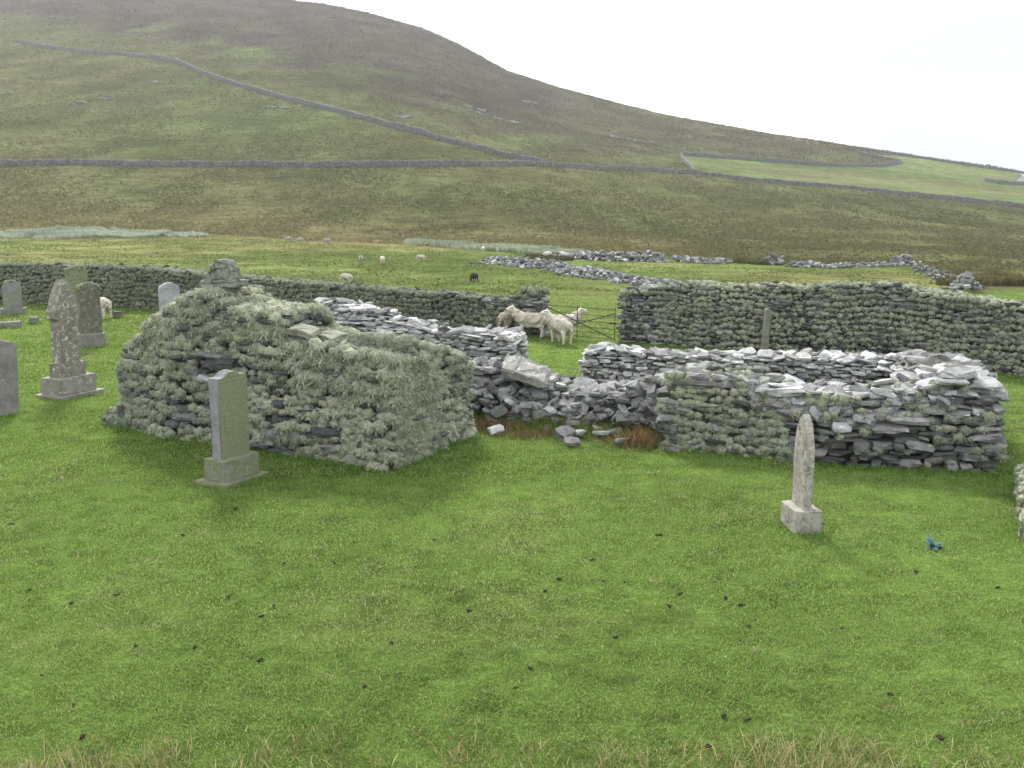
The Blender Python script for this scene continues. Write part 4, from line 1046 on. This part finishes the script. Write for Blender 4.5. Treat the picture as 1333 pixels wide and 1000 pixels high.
sheep(760, 337, R(80), 'up', 0, 'white', 'pale', 'white sheep standing by the far rubble, rightmost of three', group=GF, scale=.9)

# ------------------------------------------------------------------ grass
def blades(name, X, Y, H, W, lean, col, mat, seed, two=True, bend=0.5, kind='stuff', label=None, cat=None, group=None, z0=-0.005, parent=None, top=None):
    r = np.random.default_rng(seed); n = len(X); Z = terrain(X, Y) + z0
    yaw = r.uniform(0, 2 * PI, n); d = np.stack([np.cos(yaw), np.sin(yaw)], -1)
    wv = r.uniform(0, 2 * PI, n); s = np.stack([np.cos(wv), np.sin(wv)], -1) * (W / 2)[:, None]
    base = np.column_stack([X, Y, Z]); ln = lean * r.uniform(0.3, 1.2, n)
    def P(t, w):
        off = d * (H * ln * t ** (1 + bend))[:, None]
        z = H * t * (1 - 0.35 * np.minimum(ln, 1.4) * t)
        a = base.copy(); a[:, :2] += off; a[:, 2] += z
        l = a.copy(); l[:, :2] += s * w; q = a.copy(); q[:, :2] -= s * w
        return l, q, a
    l0, q0, _ = P(0.0, 1.0); _, _, tip = P(1.0, 0)
    tc = col if top is None else top
    if two:
        l1, q1, _ = P(0.55, 0.75)
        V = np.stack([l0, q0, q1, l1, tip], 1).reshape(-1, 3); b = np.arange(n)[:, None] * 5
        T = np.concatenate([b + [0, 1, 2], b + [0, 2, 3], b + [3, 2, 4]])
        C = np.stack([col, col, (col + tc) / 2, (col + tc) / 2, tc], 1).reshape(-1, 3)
    else:
        V = np.stack([l0, q0, tip], 1).reshape(-1, 3); b = np.arange(n)[:, None] * 3; T = b + [0, 1, 2]
        C = np.stack([col, col, tc], 1).reshape(-1, 3)
    o = tris(name, V, T, C, mat, parent)
    if label: tag(o, label, cat, group, kind)
    return o
def mulc(c, r, n, a=0.25, b=0.06): return np.asarray(c) * r.uniform(1 - a, 1 + a, (n, 1)) * (1 + r.normal(0, b, (n, 3)))
def zone(y0, y1, dens, seed, wide=0.60):
    r = np.random.default_rng(seed); n = int((y1 ** 2 - y0 ** 2) * wide * dens)
    Y = np.sqrt(r.uniform(y0 ** 2, y1 ** 2, n)); X = r.uniform(-wide, wide, n) * Y; return X, Y, r, n
gx = []; gy = []; gh_ = []; gw = []; gc = []
for y0, y1, dens, h, w, sd in ((4.8, 8, 6500, 0.030, 0.0055, 1), (8, 12, 4200, 0.032, 0.0075, 2), (12, 17, 2000, 0.036, 0.011, 3), (17, 25, 850, 0.042, 0.017, 4), (25, 34, 330, 0.05, 0.03, 5)):
    X, Y, r, n = zone(y0, y1, dens, 600 + sd)
    p1 = fbm(X * 0.9, Y * 0.9, 71, 4); p2 = fbm(X * 0.22, Y * 0.22, 72, 3); p3 = fbm(X * 5, Y * 5, 73, 2)
    yel = ss(0.48, 0.68, p1 * 0.6 + p2 * 0.4)[:, None]
    c = np.array([0.180, 0.266, 0.072]) * (1 - yel) + np.array([0.218, 0.278, 0.090]) * yel * 1.0
    dk = ss(0.55, 0.72, p2 * 0.5 + p3 * 0.5 + 0.0)[:, None]; c = c * (1 - dk * 0.35)
    dead = r.random(n) < 0.05 + 0.08 * yel[:, 0]
    c[dead] = np.array([0.36, 0.33, 0.20])
    gx.append(X); gy.append(Y); gh_.append(h * r.uniform(0.5, 1.3, n) * (0.7 + 0.7 * p3)); gw.append(np.full(n, w) * r.uniform(.7, 1.3, n)); gc.append(c * r.uniform(0.6, 1.45, (n, 1)) * (1 + r.normal(0, .05, (n, 3))))
gx, gy, gh_, gw, gc = map(np.concatenate, (gx, gy, gh_, gw, gc))
nearm = gy < 11
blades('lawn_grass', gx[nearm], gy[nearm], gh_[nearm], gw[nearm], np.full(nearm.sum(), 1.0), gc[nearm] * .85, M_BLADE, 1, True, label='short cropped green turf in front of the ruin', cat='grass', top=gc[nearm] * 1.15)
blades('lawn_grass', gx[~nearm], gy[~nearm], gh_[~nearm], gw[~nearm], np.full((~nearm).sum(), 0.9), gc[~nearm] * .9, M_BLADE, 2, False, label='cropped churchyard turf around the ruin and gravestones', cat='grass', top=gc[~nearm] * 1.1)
X, Y, r, n = zone(5.2, 24, 2.2, 655)
k = 16; Xt = (X[:, None] + r.normal(0, 0.03, (n, k))).ravel(); Yt = (Y[:, None] + r.normal(0, 0.03, (n, k))).ravel(); n = len(Xt)
c = mulc((0.11, 0.21, 0.045), r, n, 0.35); ds = np.repeat(r.random(n // k) < 0.35, k); c[ds] = mulc((0.32, 0.29, 0.16), r, ds.sum(), 0.3)
blades('lawn_tufts', Xt, Yt, r.uniform(0.03, 0.085, n) * np.where(ds, 0.6, 1), r.uniform(0.006, 0.011, n), np.full(n, 1.2), c, M_BLADE, 9, True, label='taller green and straw tufts dotted through the cropped turf', cat='grass')
# pasture beyond the wall
X, Y, r, n = zone(34, 128, 13, 640, 0.56)
pxs, pys = pix(X, Y, terrain(X, Y)); ok = pys > np.interp(pxs, PBX, PBY) + 1
tu = fbm(X * 0.35, Y * 0.35, 75, 3); ok &= r.random(n) < ss(0.35, 0.65, tu)
X, Y = X[ok], Y[ok]; n = len(X)
c = mulc((0.108, 0.142, 0.042), r, n, 0.35); c[r.random(n) < .18] *= 0.45; c[r.random(n) < .2] = (0.2, 0.18, 0.075)
blades('field_grass', X, Y, r.uniform(0.06, 0.16, n), r.uniform(0.08, 0.22, n), np.full(n, 1.0), c, M_BLADE, 3, False, label='green pasture tussocks in the field beyond the churchyard wall', cat='grass')
# rough moor grass
r = np.random.default_rng(641); n = 380000
Y = np.exp(r.uniform(math.log(75), math.log(760), n)); X = r.uniform(-0.76, 0.60, n) * Y
zt = terrain(X, Y); pxs, pys = pix(X, Y, zt); ok = (pys < np.interp(pxs, PBX, PBY) - 1) & ~inpoly(pxs, pys, POLY)
X, Y, zt = X[ok], Y[ok], zt[ok]; n = len(X); cl_ = fbm(X * 0.12, Y * 0.06, 93, 4); kk = r.random(n) < ss(0.35, 0.62, cl_) * 0.9 + 0.1
X, Y, zt = X[kk], Y[kk], zt[kk]; n = len(X); c = cover(X, Y, zt) * r.uniform(0.68, 1.38, (n, 1)) * (1 + r.normal(0, .04, (n, 3)))
blades('moor_grass', X, Y, r.uniform(0.12, 0.4, n) * (0.6 + Y / 350), r.uniform(0.2, 0.6, n) * (0.5 + Y / 330), np.full(n, 0.9), c, M_BLADE, 4, False, label='rough brownish moor grass on the lower hillside', cat='grass')
# long dry grass at the near edge
r = np.random.default_rng(642)
cl = 420; cx = r.uniform(-3.6, 3.6, cl); pm = ss(0.42, 0.75, vn(cx * 0.9 + 3.3, cx * 0, 15)); cx = cx[r.random(cl) < 0.36 + 0.6 * pm][:270]; cl = len(cx); cy = r.uniform(5.15, 5.85, cl); cy = cy - 0.25 * (vn(cx * 1.2, cx * 0, 5) - 0.3)
k = 26; X = (cx[:, None] + r.normal(0, 0.07, (cl, k))).ravel(); Y = (cy[:, None] + r.normal(0, 0.07, (cl, k))).ravel(); n = len(X)
c = mulc((0.36, 0.31, 0.17), r, n, 0.4, 0.05); gg = r.random(n) < 0.5; c[gg] = mulc((0.14, 0.17, 0.05), r, gg.sum(), 0.3)
blades('long_grass', X, Y, r.uniform(0.04, 0.21, n) * (0.5 + 0.75 * vn(X * 0.9 + 3.3, X * 0, 15)), r.uniform(0.0035, 0.0065, n), np.full(n, 0.8), c, M_DRY, 5, True, label='long straw coloured grass fringe along the bottom of the photo', cat='grass')
n = 110; X = r.uniform(-3.4, 3.4, n); Y = r.uniform(5.4, 6.4, n)
c = mulc((0.20, 0.13, 0.07), r, n, 0.5)
blades('dead_stalks', X, Y, r.uniform(0.12, 0.38, n), r.uniform(0.004, 0.007, n), np.full(n, 0.9), c, M_DRY, 6, True, label='thin dead brown stalks standing among the long grass', cat='stalks')
# rough grass mound under the breach
r = np.random.default_rng(643)
n = 16000; s = r.uniform(-0.05, cpath.L + 0.1, n); P, t, nn = cpath.at(np.clip(s, 0, cpath.L)); o_ = np.abs(r.normal(0, 0.42, n)) + 0.02
xy = P - nn * (FT / 2 + 0.02 + o_)[:, None]
pt = fbm(xy[:, 0] * 2.2, xy[:, 1] * 2.2, 77, 3)
c = mulc((0.12, 0.155, 0.045), r, n, 0.4); br_ = r.random(n) < ss(0.40, 0.65, pt) * 0.75; c[br_] = mulc((0.17, 0.145, 0.08), r, br_.sum(), 0.4)
blades('rough_grass', xy[:, 0], xy[:, 1], r.uniform(0.08, 0.30, n) * np.clip(1.2 - o_, 0.2, 1), r.uniform(0.008, 0.014, n), np.full(n, 0.9), c, M_DRY, 7, True, label='rough green and brown grass below the collapsed wall', cat='grass')
# russet dead docks
for i, (px, py, wd, ht, nb, lab) in enumerate([(832, 582, .22, .36, 420, 'orange brown dead plant at the right end of the collapsed wall'), (640, 562, .3, .24, 500, 'brown withered clump at the left end of the collapsed wall'),
                                              (528, 598, .10, .28, 160, 'brown withered clump at the foot of the near lichen corner'), (690, 572, .3, .18, 300, 'low brown tuft in the middle of the rubble foot'), (1278, 480, .28, .36, 200, 'dull brown tuft against the far churchyard wall right of the ruin')]):
    p = gp(px, py); r = np.random.default_rng(700 + i)
    X = p[0] + r.normal(0, wd, nb); X = p[0] + r.triangular(-1.7 * wd, 0, 1.7 * wd, nb); Y = p[1] + r.normal(0, 0.12, nb)
    blades('dead_plant', X, Y, r.uniform(0.3, 1.0, nb) * ht, r.uniform(0.007, 0.012, nb), np.full(nb, 0.9), mulc((0.17, 0.112, 0.054) if i != 4 else (0.12, 0.09, 0.06), r, nb, 0.45), M_DRY, 20 + i, True, kind=None, label=lab, cat='plant')
# longer turf at the foot of walls and stones
X = []; Y = []
r = np.random.default_rng(650)
for pth, off in ((gpath, TG_ / 2 + 0.14), (spath, 0.5), (fpath, FT / 2 + 0.1), (b1, 0.36), (b2, 0.36)):
    n = int(pth.L * 420); s = r.uniform(0, pth.L, n); P, t, nn = pth.at(s); q = P - nn * (off + np.abs(r.normal(0, 0.07, n)))[:, None]; X.append(q[:, 0]); Y.append(q[:, 1])
for o in list(bpy.data.objects):
    if o.type == 'EMPTY' and o.name.startswith(('gravestone', 'grave_marker', 'kerbed')):
        rr_ = 0.30 if 'marker' not in o.name else 0.15
        n = 260; a = r.uniform(0, 2 * PI, n); q = r.uniform(0.8, 1.35, n) * rr_
        X.append(o.location.x + np.cos(a) * q); Y.append(o.location.y + np.sin(a) * q)
X = np.concatenate(X); Y = np.concatenate(Y); n = len(X)
blades('edge_grass', X, Y, r.uniform(0.03, 0.10, n), r.uniform(0.008, 0.013, n), np.full(n, 0.8), mulc((0.14, 0.25, 0.047), r, n, 0.35), M_BLADE, 8, True, label='longer grass fringing the feet of walls and gravestones', cat='grass')
# rush and iris beds at the foot of the hill
def bed(pts, width, n, h, c, label, seed, name='iris_bed'):
    r = np.random.default_rng(seed); P = Path([hit(*p) for p in pts]); s = r.uniform(0, P.L, n); Q, t, nn = P.at(s)
    e = np.sin(np.clip(s / P.L, 0, 1) * PI) ** 0.35
    q = Q + nn * (r.uniform(-0.5, 0.5, n) * width * e * (0.6 + 0.8 * vn(s * 0.2, s * 0, seed)))[:, None]
    blades(name, q[:, 0], q[:, 1], r.uniform(0.5, 1, n) * h * (0.7 + 0.6 * vn(s * 0.4, s * 0, seed + 3)), r.uniform(0.05, 0.11, n), np.full(n, 0.55), mulc(c, r, n, 0.35), M_BLADE, seed, True, label=label, cat='reeds')
IR = (0.27, 0.31, 0.24)
bed([(6, 303), (60, 305), (130, 306), (215, 306.5)], 9, 9000, 0.8, IR, 'long bluish green reed bed at the foot of the hill on the left', 801)
bed([(212, 304), (240, 307), (268, 308)], 3, 1300, 0.6, IR, 'short sparse reed tail at the right end of the left reed bed', 802)
bed([(533, 317), (590, 321), (650, 325), (700, 329), (752, 332)], 6, 6000, 0.8, (0.23, 0.265, 0.185), 'bluish green reed bed in the middle above the rubble walls', 803)
bed([(690, 335), (720, 338), (745, 339)], 4, 900, 0.6, (0.07, 0.075, 0.035), 'dark rushes between the two far rubble lines', 804, 'rushes')
bed([(955, 342), (975, 343), (998, 345)], 3, 700, 0.6, (0.07, 0.085, 0.035), 'dark rushes on the field edge right of the far rubble', 805, 'rushes')
bed([(1225, 365), (1260, 366), (1300, 368), (1345, 372)], 9, 2600, 0.7, (0.09, 0.085, 0.035), 'dark rushy ground behind the right churchyard wall', 806, 'rushes')

# ------------------------------------------------------------------ droppings and blue plant on the lawn
M_DUNG = mat_simple('dry_dung', (0.028, 0.023, 0.018), 0.9, 0.4, 60, 0.6, 0.01)
dr = [(14, 680), (172, 681), (238, 695), (306, 663), (38, 767), (152, 777), (93, 786), (358, 790), (341, 804), (253, 845), (177, 844), (339, 859), (97, 917), (108, 957), (475, 894), (520, 876), (510, 836), (469, 786), (434, 734), (296, 781), (370, 735), (710, 773), (728, 757), (770, 732), (785, 760), (815, 761), (885, 777), (870, 792), (966, 791), (962, 836), (974, 818), (802, 831), (1097, 822), (945, 782), (1158, 909), (973, 941), (942, 936), (923, 977), (1225, 966), (1140, 685), (858, 698), (1192, 749), (564, 703), (672, 895), (1298, 770), (690, 870), (55, 880), (610, 797)]
r = np.random.default_rng(90)
pr = []
for k in range(5):
    a = Acc(); n = r.integers(5, 11); q = r.uniform(0.012, 0.024, n)
    M = rotz(r.uniform(0, 6, n)) * np.stack([q * 1.5, q, q], -1)[:, None, :]
    P3 = np.column_stack([r.normal(0, 0.025, n), r.normal(0, 0.018, n), r.uniform(0.008, 0.03, n)])
    a.add(STONES[k][0], STONES[k][1], M * 1.6, P3, np.ones((n, 3)))
    o = a.build('sheep_dropping', M_DUNG, None, True); pr.append(o)
for i, (px, py) in enumerate(dr):
    o = pr[i] if i < 5 else pr[i % 5].copy()
    if i >= 5: COL.objects.link(o)
    p = gp(px, py); o.location = (p[0], p[1], gz(p[0], p[1]) + 0.004); o.rotation_euler = (0, 0, r.uniform(0, 6)); q = r.uniform(0.22, 0.5); o.scale = (q, q, q)
    tag(o, 'small dark clump of sheep droppings on the short turf', 'dropping', 'sheep droppings scattered over the turf')
p = gp(1216, 714); th = empty('thistle', (p[0], p[1], gz(p[0], p[1]))); tag(th, 'small blue green thistle plant on the turf near the right edge', 'plant')
r = np.random.default_rng(91); V = []; T = []
for k in range(28):
    yaw = r.uniform(0, 6.28); L = r.uniform(0.07, 0.19); el = r.uniform(0.15, 1.0)
    d = np.array([math.cos(yaw) * math.cos(el), math.sin(yaw) * math.cos(el), math.sin(el)]); sdv = np.array([-math.sin(yaw), math.cos(yaw), 0])
    b = len(V); m = 6
    for j in range(m + 1):
        t = j / m; w = 0.022 * math.sin(PI * min(1, t * 0.9 + 0.1)) * (1.35 if j % 2 else 0.6)
        c = d * L * t + np.array([0, 0, -0.05 * t * t]); V += [c + sdv * w + [0, 0, .008], c - sdv * w + [0, 0, .008]]
    for j in range(m): a = b + 2 * j; T += [(a, a + 1, a + 3), (a, a + 3, a + 2)]
tris('leaf_rosette', np.array(V), np.array(T), np.tile([0.085, 0.15, 0.165], (len(V), 1)), M_DRY, th)
# ------------------------------------------------------------------ light, sky, air
w = bpy.data.worlds.new('World'); scene.world = w; w.use_nodes = True; nt = w.node_tree; nt.nodes.clear(); n = N(nt)
SUN_EL, SUN_AZ = R(40), R(-14)      # azimuth measured from +Y (away from the camera), negative to the left
sky = n('ShaderNodeTexSky'); sky.sky_type = 'NISHITA'; sky.sun_disc = False; sky.sun_elevation = SUN_EL; sky.sun_rotation = SUN_AZ
sky.air_density = 1.0; sky.dust_density = 2.0
tc = n('ShaderNodeTexCoord'); mp = n('ShaderNodeMapping'); mp.inputs['Scale'].default_value = (1.2, 1.2, 5.0); mp.inputs['Location'].default_value = (9.1, 2.2, 1.40); n.link(tc.outputs['Generated'], mp.inputs[0])
cf = n.ramp(n.noise(mp.outputs[0], 1.6, 6, 0.55, 0.3), 0.36, 0.50, 0.05, 1.0)
gap_ = n.mix(0.94, sky.outputs[0], (2.55, 2.9, 3.15))
cloud = n.mix(cf, gap_, (9.3, 9.4, 9.7))
bg = n('ShaderNodeBackground'); bg.inputs['Strength'].default_value = 0.10; n.link(cloud, bg.inputs[0])
wo = n('ShaderNodeOutputWorld'); n.link(bg.outputs[0], wo.inputs[0])
sd = bpy.data.lights.new('sun', 'SUN'); sd.energy = 2.9; sd.angle = R(10); sd.color = (1.0, 0.96, 0.9)
so = bpy.data.objects.new('sun', sd); COL.objects.link(so)
dv = Vector((math.sin(SUN_AZ) * math.cos(SUN_EL), math.cos(SUN_AZ) * math.cos(SUN_EL), math.sin(SUN_EL)))
so.rotation_euler = dv.to_track_quat('Z', 'Y').to_euler()
HAZE = True
if HAZE:
    hm = boxmesh(-1700, 1700, -40, 1050, -420, 330)
    m, nt = newmat('haze_air'); q = N(nt); pv = q('ShaderNodeVolumePrincipled'); pv.inputs['Color'].default_value = (0.95, 0.96, 1.0, 1); pv.inputs['Density'].default_value = 0.00023
    oo = q('ShaderNodeOutputMaterial'); q.link(pv.outputs[0], oo.inputs['Volume'])
    hz = put('haze', hm, m); tag(hz, 'thin pale haze over the hill', 'haze', kind='stuff')
vs = scene.view_settings; scene.display_settings.display_device = 'sRGB'
vs.view_transform = 'Standard'; vs.look = 'None'; vs.gamma = 1.0; vs.exposure = 1.36
scene.cycles.use_denoising = True
scene.cycles.max_bounces = 6; scene.cycles.diffuse_bounces = 3; scene.cycles.glossy_bounces = 2; scene.cycles.transmission_bounces = 3; scene.cycles.volume_bounces = 0
scene.cycles.use_adaptive_sampling = True; scene.cycles.adaptive_threshold = 0.01
print('TRIS', sum(len(o.data.polygons) for o in bpy.data.objects if o.type == 'MESH'))
